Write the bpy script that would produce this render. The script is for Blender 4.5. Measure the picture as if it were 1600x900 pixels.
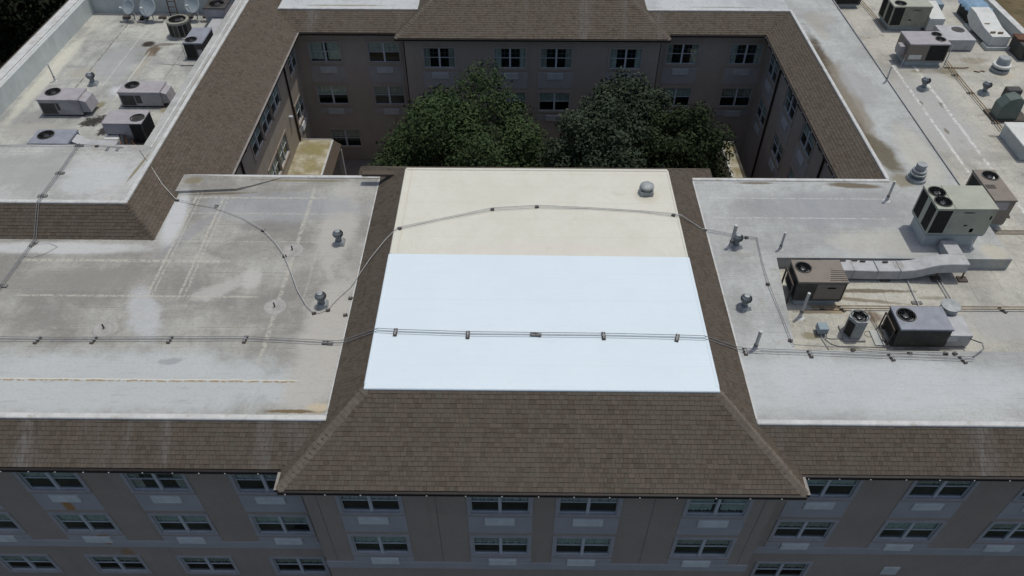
import bpy, bmesh, math, random
from mathutils import Vector, Matrix
import numpy as np
random.seed(7)
rng = np.random.default_rng(11)
for o in list(bpy.data.objects):
    bpy.data.objects.remove(o, do_unlink=True)
SC = bpy.context.scene
COL = SC.collection

# ------------------------------------------------------------------ camera
cam_d = bpy.data.cameras.new('camera')
cam = bpy.data.objects.new('camera', cam_d)
COL.objects.link(cam)
SC.camera = cam
cam_d.sensor_width = 36.0
cam_d.lens = 1174.9954 / 1600.0 * 36.0
cam_d.clip_start = 0.1
cam_d.clip_end = 2000.0
H = 19.4855
_pt, _yw, _ro = 0.7793, -0.0090, -0.0014
_F = Vector((math.sin(_yw) * math.cos(_pt), math.cos(_yw) * math.cos(_pt), -math.sin(_pt)))
_R = Vector((math.cos(_yw), -math.sin(_yw), 0))
_U = _R.cross(_F)
_Rp = _R * math.cos(_ro) - _U * math.sin(_ro)
_Up = _R * math.sin(_ro) + _U * math.cos(_ro)
cam.matrix_world = Matrix(((_Rp.x, _Up.x, -_F.x, 0), (_Rp.y, _Up.y, -_F.y, 0), (_Rp.z, _Up.z, -_F.z, H), (0, 0, 0, 1)))

# ------------------------------------------------------------------ light
SUN_EL, SUN_AZ = math.radians(74.5), math.radians(52)
world = bpy.data.worlds.new('World')
SC.world = world
world.use_nodes = True
wn = world.node_tree
sky = wn.nodes.new('ShaderNodeTexSky')
sky.sky_type = 'NISHITA'
sky.sun_disc = False
sky.sun_elevation = SUN_EL
sky.sun_rotation = SUN_AZ
sky.air_density = 1.0
sky.dust_density = 3.0
sky.ozone_density = 0.6
wn.links.new(sky.outputs[0], wn.nodes['Background'].inputs[0])
wn.nodes['Background'].inputs[1].default_value = 0.15
sd = bpy.data.lights.new('sun', 'SUN')
sd.energy = 3.0
sd.angle = math.radians(0.5)
sd.color = (1.0, 0.985, 0.91)
sun = bpy.data.objects.new('sun', sd)
COL.objects.link(sun)
sdir = Vector((math.cos(SUN_EL) * math.sin(SUN_AZ), math.cos(SUN_EL) * math.cos(SUN_AZ), math.sin(SUN_EL)))
sun.rotation_euler = (-sdir).to_track_quat('-Z', 'Y').to_euler()
sun.location = (20, 20, 60)
SC.view_settings.view_transform = 'Standard'
SC.view_settings.look = 'None'
SC.view_settings.exposure = -0.68
SC.view_settings.gamma = 1.0
SC.view_settings.use_curve_mapping = False
SC.render.engine = 'CYCLES'

# ------------------------------------------------------------------ mesh helpers
ORG = {}


class MB:
    def __init__(s):
        s.v, s.f = [], []

    def add(s, vs, fs):
        n = len(s.v)
        s.v += [tuple(map(float, p)) for p in vs]
        s.f += [tuple(i + n for i in f) for f in fs]
        return s

    def box(s, x0, x1, y0, y1, z0, z1):
        return s.add([(x0, y0, z0), (x1, y0, z0), (x1, y1, z0), (x0, y1, z0), (x0, y0, z1), (x1, y0, z1), (x1, y1, z1), (x0, y1, z1)],
                     [(0, 3, 2, 1), (4, 5, 6, 7), (0, 1, 5, 4), (1, 2, 6, 5), (2, 3, 7, 6), (3, 0, 4, 7)])

    def cbox(s, x0, x1, y0, y1, z0, z1, c=0.02):
        """box with chamfered edges"""
        bm = bmesh.new()
        bmesh.ops.create_cube(bm, size=1)
        for v in bm.verts:
            v.co = ((x0 + x1) / 2 + v.co.x * (x1 - x0), (y0 + y1) / 2 + v.co.y * (y1 - y0), (z0 + z1) / 2 + v.co.z * (z1 - z0))
        bmesh.ops.bevel(bm, geom=bm.edges[:], offset=c, segments=1, affect='EDGES')
        bm.verts.index_update()
        s.add([v.co for v in bm.verts], [[v.index for v in f.verts] for f in bm.faces])
        bm.free()
        return s

    def prism(s, poly, z0, z1):
        n = len(poly)
        vs = [(x, y, z0) for x, y in poly] + [(x, y, z1) for x, y in poly]
        fs = [tuple(range(n, 2 * n)), tuple(range(n - 1, -1, -1))]
        fs += [(i, (i + 1) % n, (i + 1) % n + n, i + n) for i in range(n)]
        return s.add(vs, fs)

    def tube(s, pts, r, n=6, cap=True):
        pts = [Vector(p) for p in pts]
        vs, fs = [], []
        for i, p in enumerate(pts):
            a = pts[max(i - 1, 0)]
            b = pts[min(i + 1, len(pts) - 1)]
            d = (b - a).normalized()
            up = Vector((0, 0, 1)) if abs(d.z) < 0.9 else Vector((1, 0, 0))
            e1 = d.cross(up).normalized()
            e2 = d.cross(e1)
            rr = r[i] if isinstance(r, (list, tuple)) else r
            for k in range(n):
                t = 2 * math.pi * k / n
                vs.append(p + e1 * rr * math.cos(t) + e2 * rr * math.sin(t))
        for i in range(len(pts) - 1):
            for k in range(n):
                fs.append((i * n + k, i * n + (k + 1) % n, (i + 1) * n + (k + 1) % n, (i + 1) * n + k))
        if cap:
            fs.append(tuple(range(n - 1, -1, -1)))
            fs.append(tuple((len(pts) - 1) * n + k for k in range(n)))
        return s.add(vs, fs)

    def lathe(s, prof, n=16, c=(0, 0, 0), cap=True):
        vs, fs = [], []
        for r, z in prof:
            for k in range(n):
                t = 2 * math.pi * k / n
                vs.append((c[0] + r * math.cos(t), c[1] + r * math.sin(t), c[2] + z))
        for i in range(len(prof) - 1):
            for k in range(n):
                fs.append((i * n + k, i * n + (k + 1) % n, (i + 1) * n + (k + 1) % n, (i + 1) * n + k))
        if cap:
            fs.append(tuple(range(n - 1, -1, -1)))
            fs.append(tuple((len(prof) - 1) * n + k for k in range(n)))
        return s.add(vs, fs)

    def plate_hole(s, x0, x1, y0, y1, z, cx, cy, r, n=32):
        vs, fs = [], []
        angs = [2 * math.pi * k / n for k in range(n)]
        for a in (math.atan2(y0 - cy, x0 - cx), math.atan2(y0 - cy, x1 - cx), math.atan2(y1 - cy, x1 - cx), math.atan2(y1 - cy, x0 - cx)):
            a %= 2 * math.pi
            j = min(range(n), key=lambda i: min(abs(angs[i] - a), 2 * math.pi - abs(angs[i] - a)))
            angs[j] = a
        for a in angs:
            c_, s_ = math.cos(a), math.sin(a)
            vs.append((cx + r * c_, cy + r * s_, z))
            tx = ((x1 - cx) / c_) if c_ > 1e-9 else ((x0 - cx) / c_ if c_ < -1e-9 else 1e9)
            ty = ((y1 - cy) / s_) if s_ > 1e-9 else ((y0 - cy) / s_ if s_ < -1e-9 else 1e9)
            t = min(tx, ty)
            vs.append((cx + t * c_, cy + t * s_, z))
        for k in range(n):
            a, b = 2 * k, 2 * ((k + 1) % n)
            fs.append((a, a + 1, b + 1, b))
        return s.add(vs, fs)

    def build(s, name, mat, parent=None, origin=None, smooth=False):
        o = Vector(origin) if origin is not None else (ORG[parent.name] if parent is not None else Vector((0, 0, 0)))
        me = bpy.data.meshes.new(name)
        me.from_pydata([tuple(Vector(p) - o) for p in s.v], [], s.f)
        me.validate()
        me.materials.append(mat)
        if smooth:
            me.polygons.foreach_set('use_smooth', [True] * len(me.polygons))
            if smooth != 'all':
                try:
                    me.set_sharp_from_angle(angle=math.radians(40))
                except Exception:
                    pass
        me.update()
        ob = bpy.data.objects.new(name, me)
        COL.objects.link(ob)
        if parent is not None:
            ob.parent = parent
        else:
            ob.location = o
        ORG[ob.name] = o
        return ob


def tag(o, label=None, cat=None, group=None, kind=None):
    if label:
        o['label'] = label
    if cat:
        o['category'] = cat
    if group:
        o['group'] = group
    if kind:
        o['kind'] = kind
    return o


def thing(name, label, cat, loc, group=None):
    o = bpy.data.objects.new(name, None)
    o.empty_display_size = 0.2
    COL.objects.link(o)
    o.location = loc
    ORG[o.name] = Vector(loc)
    return tag(o, label, cat, group)


def copy_tree(o, parent=None):
    c = o.copy()
    COL.objects.link(c)
    if parent is not None:
        c.parent = parent
    for ch in list(o.children):
        copy_tree(ch, c)
    return c


ORD = ['first', 'second', 'third', 'fourth', 'fifth', 'sixth', 'seventh', 'eighth', 'ninth', 'tenth', 'eleventh', 'twelfth']


# ------------------------------------------------------------------ materials
class NT:
    def __init__(s, name):
        s.m = bpy.data.materials.new(name)
        s.m.use_nodes = True
        s.t = s.m.node_tree
        s.b = s.t.nodes['Principled BSDF']
        s.pos = s.t.nodes.new('ShaderNodeNewGeometry')
        s.p = s.pos.outputs['Position']

    def n(s, typ, **kw):
        nd = s.t.nodes.new('ShaderNode' + typ)
        for k, v in kw.items():
            setattr(nd, k, v)
        return nd

    def link(s, a, b):
        if isinstance(a, (int, float)):
            b.default_value = a
        elif isinstance(a, tuple):
            b.default_value = (*a, 1) if len(a) == 3 and len(b.default_value) == 4 else a
        else:
            s.t.links.new(a, b)

    def math(s, op, a, b=0.0, c=None, clamp=False):
        nd = s.n('Math', operation=op, use_clamp=clamp)
        s.link(a, nd.inputs[0])
        s.link(b, nd.inputs[1])
        if c is not None:
            s.link(c, nd.inputs[2])
        return nd.outputs[0]

    def map(s, vec, scale=(1, 1, 1), loc=(0, 0, 0)):
        nd = s.n('Mapping')
        s.link(vec, nd.inputs[0])
        nd.inputs[1].default_value = loc
        nd.inputs[3].default_value = scale
        return nd.outputs[0]

    def noise(s, scale, detail=4, rough=0.6, vec=None, dist=0.0):
        nd = s.n('TexNoise')
        s.link(vec if vec is not None else s.p, nd.inputs['Vector'])
        nd.inputs['Scale'].default_value = scale
        nd.inputs['Detail'].default_value = detail
        nd.inputs['Roughness'].default_value = rough
        nd.inputs['Distortion'].default_value = dist
        return nd.outputs[0]

    def ramp(s, fac, lo, hi, a=0.0, b=1.0):
        nd = s.n('MapRange', interpolation_type='SMOOTHSTEP')
        s.link(fac, nd.inputs[0])
        for i, q in enumerate((lo, hi, a, b)):
            nd.inputs[1 + i].default_value = q
        return nd.outputs[0]

    def mix(s, fac, a, b, mode='MIX'):
        nd = s.n('MixRGB', blend_type=mode)
        s.link(fac, nd.inputs[0])
        s.link(a, nd.inputs[1])
        s.link(b, nd.inputs[2])
        return nd.outputs[0]

    def sep(s):
        nd = s.n('SeparateXYZ')
        s.link(s.p, nd.inputs[0])
        return nd.outputs

    def bump(s, h, strength=0.3, dist=0.02):
        nd = s.n('Bump')
        nd.inputs['Strength'].default_value = strength
        nd.inputs['Distance'].default_value = dist
        s.link(h, nd.inputs['Height'])
        s.link(nd.outputs[0], s.b.inputs['Normal'])

    def out(s, col, rough=0.8, metal=0.0, spec=0.3):
        s.link(col, s.b.inputs['Base Color'])
        s.link(rough, s.b.inputs['Roughness'])
        s.b.inputs['Metallic'].default_value = metal
        s.b.inputs['Specular IOR Level'].default_value = spec
        return s.m

    # stain blob centred (x,y) with radii; optional z used as third axis when axes='xz'
    def blob(s, x, y, rx, ry, warp=0.35, soft=0.45, freq=1.6, axes='xy', ang=0.0):
        if not hasattr(s, '_w'):
            s._w = {}
        key = freq
        if key not in s._w:
            nd = s.n('TexNoise')
            s.link(s.p, nd.inputs['Vector'])
            nd.inputs['Scale'].default_value = freq
            nd.inputs['Detail'].default_value = 9
            nd.inputs['Roughness'].default_value = 0.74
            nd.inputs['Distortion'].default_value = 0.5
            s._w[key] = nd.outputs[0]
        w = s._w[key]
        if not hasattr(s, '_s'):
            s._s = s.sep()
        a = s._s[0]
        b = s._s[1] if axes == 'xy' else s._s[2]
        dx = s.math('SUBTRACT', a, x)
        dy = s.math('SUBTRACT', b, y)
        if ang:
            ca, sa = math.cos(ang), math.sin(ang)
            dx2 = s.math('ADD', s.math('MULTIPLY', dx, ca), s.math('MULTIPLY', dy, sa))
            dy = s.math('SUBTRACT', s.math('MULTIPLY', dy, ca), s.math('MULTIPLY', dx, sa))
            dx = dx2
        dx = s.math('DIVIDE', dx, rx)
        dy = s.math('DIVIDE', dy, ry)
        d = s.math('SQRT', s.math('ADD', s.math('MULTIPLY', dx, dx), s.math('MULTIPLY', dy, dy)))
        d = s.math('ADD', d, s.math('MULTIPLY', s.math('SUBTRACT', w, 0.5), warp * 4))
        return s.ramp(d, 1.0, 0.95 - soft)

    def line(s, axis, c, w, lo=0.0, hi=0.0, dots=9.0, thr=0.45, other=None):
        """dotted seam at axis==c with half width w, optionally limited to other-axis range"""
        if not hasattr(s, '_s'):
            s._s = s.sep()
        wv = s.noise(2.3, 3)
        a = s.math('ADD', s._s[axis], s.math('MULTIPLY', s.math('SUBTRACT', wv, 0.5), 0.10))
        m = s.ramp(s.math('ABSOLUTE', s.math('SUBTRACT', a, c)), w, w * 0.3)
        if dots:
            m = s.math('MULTIPLY', m, s.ramp(s.noise(dots, 2, 0.7), thr - 0.06, thr + 0.10))
        if other:
            o = s._s[1 - axis]
            m = s.math('MULTIPLY', m, s.ramp(o, other[0] - 0.3, other[0] + 0.3))
            m = s.math('MULTIPLY', m, s.ramp(o, other[1] + 0.3, other[1] - 0.3))
        return m


def plain(name, col, rough=0.6, metal=0.0, var=0.18, scale=3.0, bump=0.0, spec=0.35, dirt=None, dirt_amt=0.4, dscale=1.3):
    k = NT(name)
    f = k.noise(scale, 5, 0.65)
    c = k.mix(k.ramp(f, 0.3, 0.7), tuple(q * (1 - var) for q in col), tuple(min(1, q * (1 + var)) for q in col))
    if dirt:
        c = k.mix(k.ramp(k.noise(dscale, 6, 0.7), 0.52, 0.72, 0, dirt_amt), c, dirt)
    if bump:
        k.bump(k.noise(scale * 12, 4), bump, 0.01)
    return k.out(c, rough, metal, spec)


def flatroof(name, light, grey, amt, thr=(0.42, 0.62), blobs=(), seams=(), fine=0.12, grime=0.35, lap=(1, 0.93), streak=True, scale=0.33, edge=None):
    k = NT(name)
    big = k.noise(scale, 6, 0.62, dist=0.4)
    st = k.noise(1.0, 5, 0.7, vec=k.map(k.p, (0.25, 1.6, 1)))
    st2 = k.noise(1.0, 4, 0.65, vec=k.map(k.p, (1.9, 0.22, 1)))
    f = k.math('ADD', k.math('MULTIPLY', big, 0.68), k.math('ADD', k.math('MULTIPLY', st, 0.18), k.math('MULTIPLY', st2, 0.14)))
    c = k.mix(k.ramp(f, thr[0], thr[1], 0, amt), light, grey)
    # fine mottling
    c = k.mix(k.ramp(k.noise(6.0, 7, 0.78), 0.38, 0.68, 0, fine * 2.2), c, tuple(q * 0.6 for q in grey))
    c = k.mix(k.ramp(k.noise(22.0, 4, 0.7), 0.42, 0.66, 0, fine * 1.8), c, tuple(q * 0.62 for q in grey))
    c = k.mix(k.ramp(k.noise(15.0, 4, 0.75, vec=k.map(k.p, (1, 1, 1), (7, 3, 0))), 0.50, 0.70, 0, 0.30), c, tuple(min(1, q * 1.08) for q in light))
    c = k.mix(k.ramp(k.noise(2.4, 6, 0.7), 0.50, 0.75, 0, 0.35), c, tuple(q * 0.97 for q in light))
    # lap lines of the membrane sheets
    if not hasattr(k, '_s'):
        k._s = k.sep()
    la = k.math('ADD', k._s[lap[0]], k.math('MULTIPLY', k.noise(1.1, 3), 0.05))
    lf = k.math('ABSOLUTE', k.math('SUBTRACT', k.math('FRACT', k.math('DIVIDE', la, lap[1])), 0.5))
    lm = k.math('MULTIPLY', k.ramp(lf, 0.470, 0.488), k.ramp(k.noise(0.7, 5, 0.7), 0.40, 0.62))
    c = k.mix(k.math('MULTIPLY', lm, 0.42), c, tuple(q * 0.72 for q in grey))
    lm2 = k.math('MULTIPLY', k.ramp(lf, 0.435, 0.445), k.ramp(lf, 0.470, 0.460))
    c = k.mix(k.math('MULTIPLY', lm2, 0.16), c, tuple(min(1, q * 1.12) for q in light))
    # patches of brownish grime with ragged edges
    gm = k.ramp(k.noise(1.05, 10, 0.74, dist=0.8, vec=k.map(k.p, (1, 1, 1), (2, 9, 4))), 0.55, 0.66)
    gm = k.math('MULTIPLY', gm, k.ramp(k.noise(0.21, 3, 0.5, vec=k.map(k.p, (1, 1, 1), (5, 1, 0))), 0.45, 0.62))
    c = k.mix(k.math('MULTIPLY', gm, grime), c, (0.19, 0.165, 0.12))
    ft = k.ramp(k.noise(1.0, 9, 0.76, vec=k.map(k.p, (3.2, 0.55, 1), (1, 4, 0))), 0.54, 0.70, 0, 0.40)
    c = k.mix(ft, c, tuple(q * 0.78 for q in grey))
    # dried puddle rings
    pn = k.noise(0.55, 3, 0.5, vec=k.map(k.p, (1, 1, 1), (11, 5, 2)))
    for lv, am in ((0.47, 0.30), (0.56, 0.38)):
        ring = k.ramp(k.math('ABSOLUTE', k.math('SUBTRACT', pn, lv)), 0.008, 0.002)
        ring = k.math('MULTIPLY', ring, k.ramp(k.noise(0.9, 3), 0.42, 0.6))
        c = k.mix(k.math('MULTIPLY', ring, am), c, (0.30, 0.26, 0.19))
    # small dark specks
    c = k.mix(k.ramp(k.noise(26.0, 2, 0.5), 0.70, 0.76, 0, 0.45), c, (0.13, 0.12, 0.11))
    h = k.noise(9.0, 4)
    for (x, y, rx, ry, colr, a, wp, fr, an) in blobs:
        m = k.blob(x, y, rx, ry, warp=wp, freq=fr, ang=an)
        c = k.mix(k.math('MULTIPLY', m, a), c, colr)
    c = k.mix(k.ramp(k.noise(11.0, 8, 0.8), 0.50, 0.68, 0, 0.30), c, tuple(q * 0.66 for q in grey))
    c = k.mix(k.ramp(k.noise(1.0, 8, 0.78, vec=k.map(k.p, (0.9, 5.5, 1), (8, 2, 0))), 0.52, 0.68, 0, 0.32), c, tuple(q * 0.9 for q in grey))
    for (axis, pos, w, colr, a, other, dots) in seams:
        m = k.line(axis, pos, w, dots=dots, other=other)
        c = k.mix(k.math('MULTIPLY', m, a), c, colr)
    k.bump(h, 0.25, 0.012)
    return k.out(c, k.ramp(k.noise(3.0, 4), 0.3, 0.7, 0.55, 0.85), 0, 0.3)


# colours are linear albedos
DARK = (0.05, 0.042, 0.034)
BROWN = (0.13, 0.10, 0.06)
OLIVE = (0.20, 0.17, 0.09)
LT = (0.56, 0.57, 0.56)
WHT = (0.66, 0.67, 0.66)
M = {}
SEAMC = (0.47, 0.45, 0.38)
M['roof_left'] = flatroof('roof_left', (0.45, 0.445, 0.405), (0.235, 0.226, 0.205), 0.92, (0.36, 0.60),
    blobs=[(-13.5, 15.2, 9.5, 1.75, (0.475, 0.50, 0.50), 0.85, 0.25, 0.9, 0), (-7.2, 23.2, 1.0, 3.6, (0.44, 0.425, 0.385), 0.9, 0.3, 0.9, 0), (-6.6, 16.8, 1.2, 5.0, (0.45, 0.43, 0.39), 0.9, 0.3, 0.9, 0),
           (-11.0, 19.5, 1.3, 0.5, (0.44, 0.43, 0.40), 0.8, 0.5, 1.4, 0.5), (-9.9, 20.1, 0.45, 0.9, (0.47, 0.46, 0.43), 0.8, 0.4, 1.4, 0), (-11.9, 21.2, 0.8, 0.3, (0.42, 0.405, 0.36), 0.6, 0.6, 1.6, -0.3), (-10.0, 23.2, 1.6, 0.5, (0.19, 0.18, 0.17), 0.6, 0.5, 1.2, 0), (-16.5, 20.0, 3.5, 0.7, (0.26, 0.25, 0.22), 0.7, 0.4, 0.9, 0.03), (-13.3, 18.3, 0.7, 2.0, (0.52, 0.54, 0.55), 0.6, 0.35, 1.2, 0.5), (-9.8, 24.4, 4.3, 1.2, (0.30, 0.31, 0.33), 0.6, 0.35, 1.0, 0),
           (-18.0, 21.75, 4.5, 0.45, (0.52, 0.525, 0.515), 0.9, 0.2, 0.8, 0), (-13.9, 23.6, 0.55, 2.2, (0.52, 0.53, 0.53), 0.95, 0.2, 0.8, 0.1), (-13.0, 22.7, 0.35, 2.1, (0.28, 0.28, 0.29), 0.6, 0.3, 1.1, -0.5),
           (-8.72, 21.70, 0.42, 0.36, (0.44, 0.42, 0.37), 0.6, 0.10, 1.5, 0), (-8.70, 18.66, 0.44, 0.38, (0.44, 0.42, 0.37), 0.6, 0.10, 1.5, 0), (-14.35, 17.55, 0.5, 0.4, (0.58, 0.58, 0.56), 0.8, 0.12, 1.5, 0),
           (-7.0, 14.10, 1.3, 0.09, (0.15, 0.11, 0.05), 0.95, 0.35, 2.5, 0), (-6.3, 14.25, 0.45, 0.22, (0.52, 0.44, 0.30), 0.8, 0.4, 2.5, 0), (-9.3, 26.2, 2.6, 0.09, OLIVE, 0.85, 0.25, 1.5, 0), (-13.9, 26.0, 0.5, 0.3, OLIVE, 0.7, 0.35, 2.0, 0),
           (-12.6, 25.25, 1.9, 0.10, BROWN, 0.75, 0.25, 2.0, 0.06), (-11.6, 16.1, 0.5, 0.2, (0.25, 0.25, 0.26), 0.6, 0.4, 2.0, 0.2)],
    seams=[(1, 19.16, 0.07, SEAMC, 0.8, (-18.2, -9.5), 9), (1, 21.05, 0.11, SEAMC, 0.8, (-19, -11), 9), (1, 23.95, 0.06, SEAMC, 0.6, (-13.5, -7.5), 9), (1, 25.0, 0.09, SEAMC, 0.7, (-13.5, -8), 7), (1, 22.2, 0.05, SEAMC, 0.5, (-13.5, -7), 8),
           (0, -13.48, 0.07, SEAMC, 0.85, (19.1, 25.2), 7), (0, -13.30, 0.05, SEAMC, 0.7, (19.1, 25.2), 7), (0, -12.32, 0.07, SEAMC, 0.85, (19.1, 25.0), 7), (0, -12.13, 0.05, SEAMC, 0.7, (19.1, 25.0), 7),
           (0, -8.62, 0.12, SEAMC, 0.75, (16.2, 25.8), 6), (0, -7.75, 0.06, SEAMC, 0.4, (19, 22), 6),
           (1, 15.27, 0.06, (0.30, 0.23, 0.13), 0.95, (-20, -7.2), 4), (1, 15.33, 0.03, (0.62, 0.60, 0.52), 0.9, (-20, -7.2), 0), (1, 16.55, 0.03, (0.35, 0.35, 0.35), 0.35, (-20, -7.2), 5), (1, 16.0, 0.02, (0.35, 0.35, 0.35), 0.3, (-20, -7.2), 3)])
M['roof_right'] = flatroof('roof_right', (0.475, 0.49, 0.475), (0.30, 0.305, 0.295), 0.85, (0.42, 0.62),
    blobs=[(13.3, 24.6, 5.0, 1.6, (0.27, 0.275, 0.285), 0.7, 0.35, 0.7, 0), (14.6, 22.4, 3.0, 1.0, (0.46, 0.44, 0.39), 0.6, 0.35, 0.9, 0), (10.2, 26.25, 1.0, 0.10, BROWN, 0.85, 0.3, 1.8, 0), (14.4, 26.12, 1.55, 0.24, BROWN, 0.9, 0.2, 1.3, -0.08),
           (16.2, 34.5, 0.50, 7.6, (0.085, 0.066, 0.042), 1.0, 0.25, 1.1, -0.015), (16.5, 33.5, 0.6, 5.0, (0.24, 0.21, 0.16), 0.8, 0.3, 0.8, -0.02), (16.4, 28.6, 0.75, 2.0, (0.12, 0.10, 0.06), 0.95, 0.25, 1.2, 0.15), (16.6, 26.5, 0.6, 0.6, OLIVE, 0.7, 0.3, 1.6, 0), (17.2, 34.8, 0.9, 2.4, (0.34, 0.34, 0.34), 0.7, 0.3, 0.9, 0), (17.4, 42.2, 1.2, 1.0, (0.35, 0.33, 0.29), 0.5, 0.3, 1.0, 0), (17.0, 41, 0.45, 2.2, (0.36, 0.33, 0.27), 0.5, 0.3, 1.0, 0),
           (12.2, 24.6, 0.35, 1.6, (0.28, 0.29, 0.31), 0.5, 0.4, 1.4, 0.2), (18.0, 28.5, 1.0, 3.0, (0.50, 0.48, 0.41), 0.6, 0.3, 0.9, 0), (10.5, 15.3, 9.0, 1.5, (0.50, 0.525, 0.53), 0.7, 0.2, 0.6, 0), (18.5, 21.9, 0.6, 0.6, (0.50, 0.46, 0.36), 0.7, 0.3, 1.3, 0)],
    seams=[(1, 23.9, 0.05, (0.58, 0.57, 0.53), 0.6, (8, 15.5), 7), (1, 25.2, 0.05, (0.58, 0.57, 0.53), 0.5, (8, 15.5), 7), (1, 14.3, 0.03, (0.40, 0.37, 0.31), 0.5, (7.7, 32), 4), (1, 23.0, 0.05, (0.28, 0.28, 0.27), 0.4, (10.5, 15), 5),
           (0, 17.9, 0.05, (0.36, 0.34, 0.3), 0.5, (27, 44), 5)], fine=0.10)
M['roof_well'] = flatroof('roof_well', (0.52, 0.505, 0.435), (0.31, 0.30, 0.27), 0.9, (0.42, 0.62), grime=0.75, lap=(0, 1.15),
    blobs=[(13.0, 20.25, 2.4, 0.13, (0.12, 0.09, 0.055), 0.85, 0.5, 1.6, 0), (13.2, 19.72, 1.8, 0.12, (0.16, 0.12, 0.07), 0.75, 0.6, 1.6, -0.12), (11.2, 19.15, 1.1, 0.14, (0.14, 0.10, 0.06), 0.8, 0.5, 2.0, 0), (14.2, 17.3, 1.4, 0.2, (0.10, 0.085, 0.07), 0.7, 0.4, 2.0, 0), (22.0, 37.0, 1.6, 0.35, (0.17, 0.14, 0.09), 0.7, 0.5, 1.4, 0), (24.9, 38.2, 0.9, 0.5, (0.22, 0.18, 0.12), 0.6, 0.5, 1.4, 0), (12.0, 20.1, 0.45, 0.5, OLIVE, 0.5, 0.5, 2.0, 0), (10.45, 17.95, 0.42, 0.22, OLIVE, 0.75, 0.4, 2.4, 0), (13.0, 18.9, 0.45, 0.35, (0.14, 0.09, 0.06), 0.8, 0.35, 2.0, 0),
           (17.6, 18.6, 1.6, 1.2, (0.37, 0.37, 0.36), 0.7, 0.3, 0.9, 0), (11.8, 19.3, 0.5, 0.3, (0.40, 0.30, 0.18), 0.6, 0.4, 2.0, 0), (24.2, 37.4, 1.3, 0.6, (0.33, 0.31, 0.25), 0.8, 0.35, 1.0, 0), (23.1, 36.9, 0.5, 1.0, OLIVE, 0.5, 0.35, 1.3, 0), (20.6, 33.0, 2.0, 4.5, (0.38, 0.38, 0.37), 0.8, 0.3, 0.6, 0), (22.0, 35.8, 0.7, 2.0, (0.38, 0.38, 0.36), 0.6, 0.3, 0.8, 0),
           (22.6, 30.8, 0.25, 0.16, BROWN, 0.6, 0.3, 2.5, 0), (20.6, 31.2, 0.12, 0.35, BROWN, 0.7, 0.4, 2.5, 0), (20.35, 33.8, 0.10, 0.25, BROWN, 0.7, 0.4, 2.5, 0), (21.3, 33.6, 0.12, 0.4, BROWN, 0.7, 0.4, 2.5, 0), (20.7, 26.6, 0.1, 0.5, BROWN, 0.5, 0.4, 2.5, 0), (15.6, 19.9, 0.8, 0.12, BROWN, 0.45, 0.5, 2.0, 0), (25.9, 36.6, 0.7, 0.4, (0.5, 0.42, 0.30), 0.5, 0.4, 2.0, 0)],
    seams=[(0, 20.25, 0.10, (0.62, 0.63, 0.60), 0.85, (24, 38), 5), (0, 21.4, 0.12, (0.62, 0.63, 0.60), 0.85, (24, 38), 5), (1, 18.35, 0.03, (0.42, 0.38, 0.30), 0.5, (15.5, 30), 4), (1, 20.6, 0.03, (0.42, 0.38, 0.30), 0.4, (12, 30), 4), (0, 24.6, 0.05, (0.42, 0.38, 0.30), 0.5, (24, 45), 4)])
M['roof_left_deck'] = flatroof('roof_left_deck', (0.51, 0.51, 0.49), (0.33, 0.33, 0.31), 0.85, (0.42, 0.60),
    blobs=[(-21.0, 25.6, 3.2, 1.5, (0.34, 0.34, 0.32), 0.75, 0.3, 0.7, 0), (-17.3, 25.2, 2.1, 1.5, (0.51, 0.525, 0.52), 0.7, 0.4, 1.0, 0), (-19.5, 23.5, 6.0, 0.25, (0.60, 0.61, 0.61), 0.8, 0.2, 0.8, 0), (-15.95, 25.9, 0.09, 1.4, OLIVE, 0.85, 0.3, 1.6, -0.1), (-15.75, 35, 0.05, 6, BROWN, 0.5, 0.5, 1.6, 0)],
    seams=[(1, 26.0, 0.04, (0.44, 0.42, 0.38), 0.5, (-22, -16.5), 4), (1, 27.0, 0.05, (0.55, 0.53, 0.46), 0.5, (-22, -16.5), 4), (1, 23.62, 0.03, (0.44, 0.43, 0.4), 0.5, (-24, -15.8), 0)])
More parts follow.
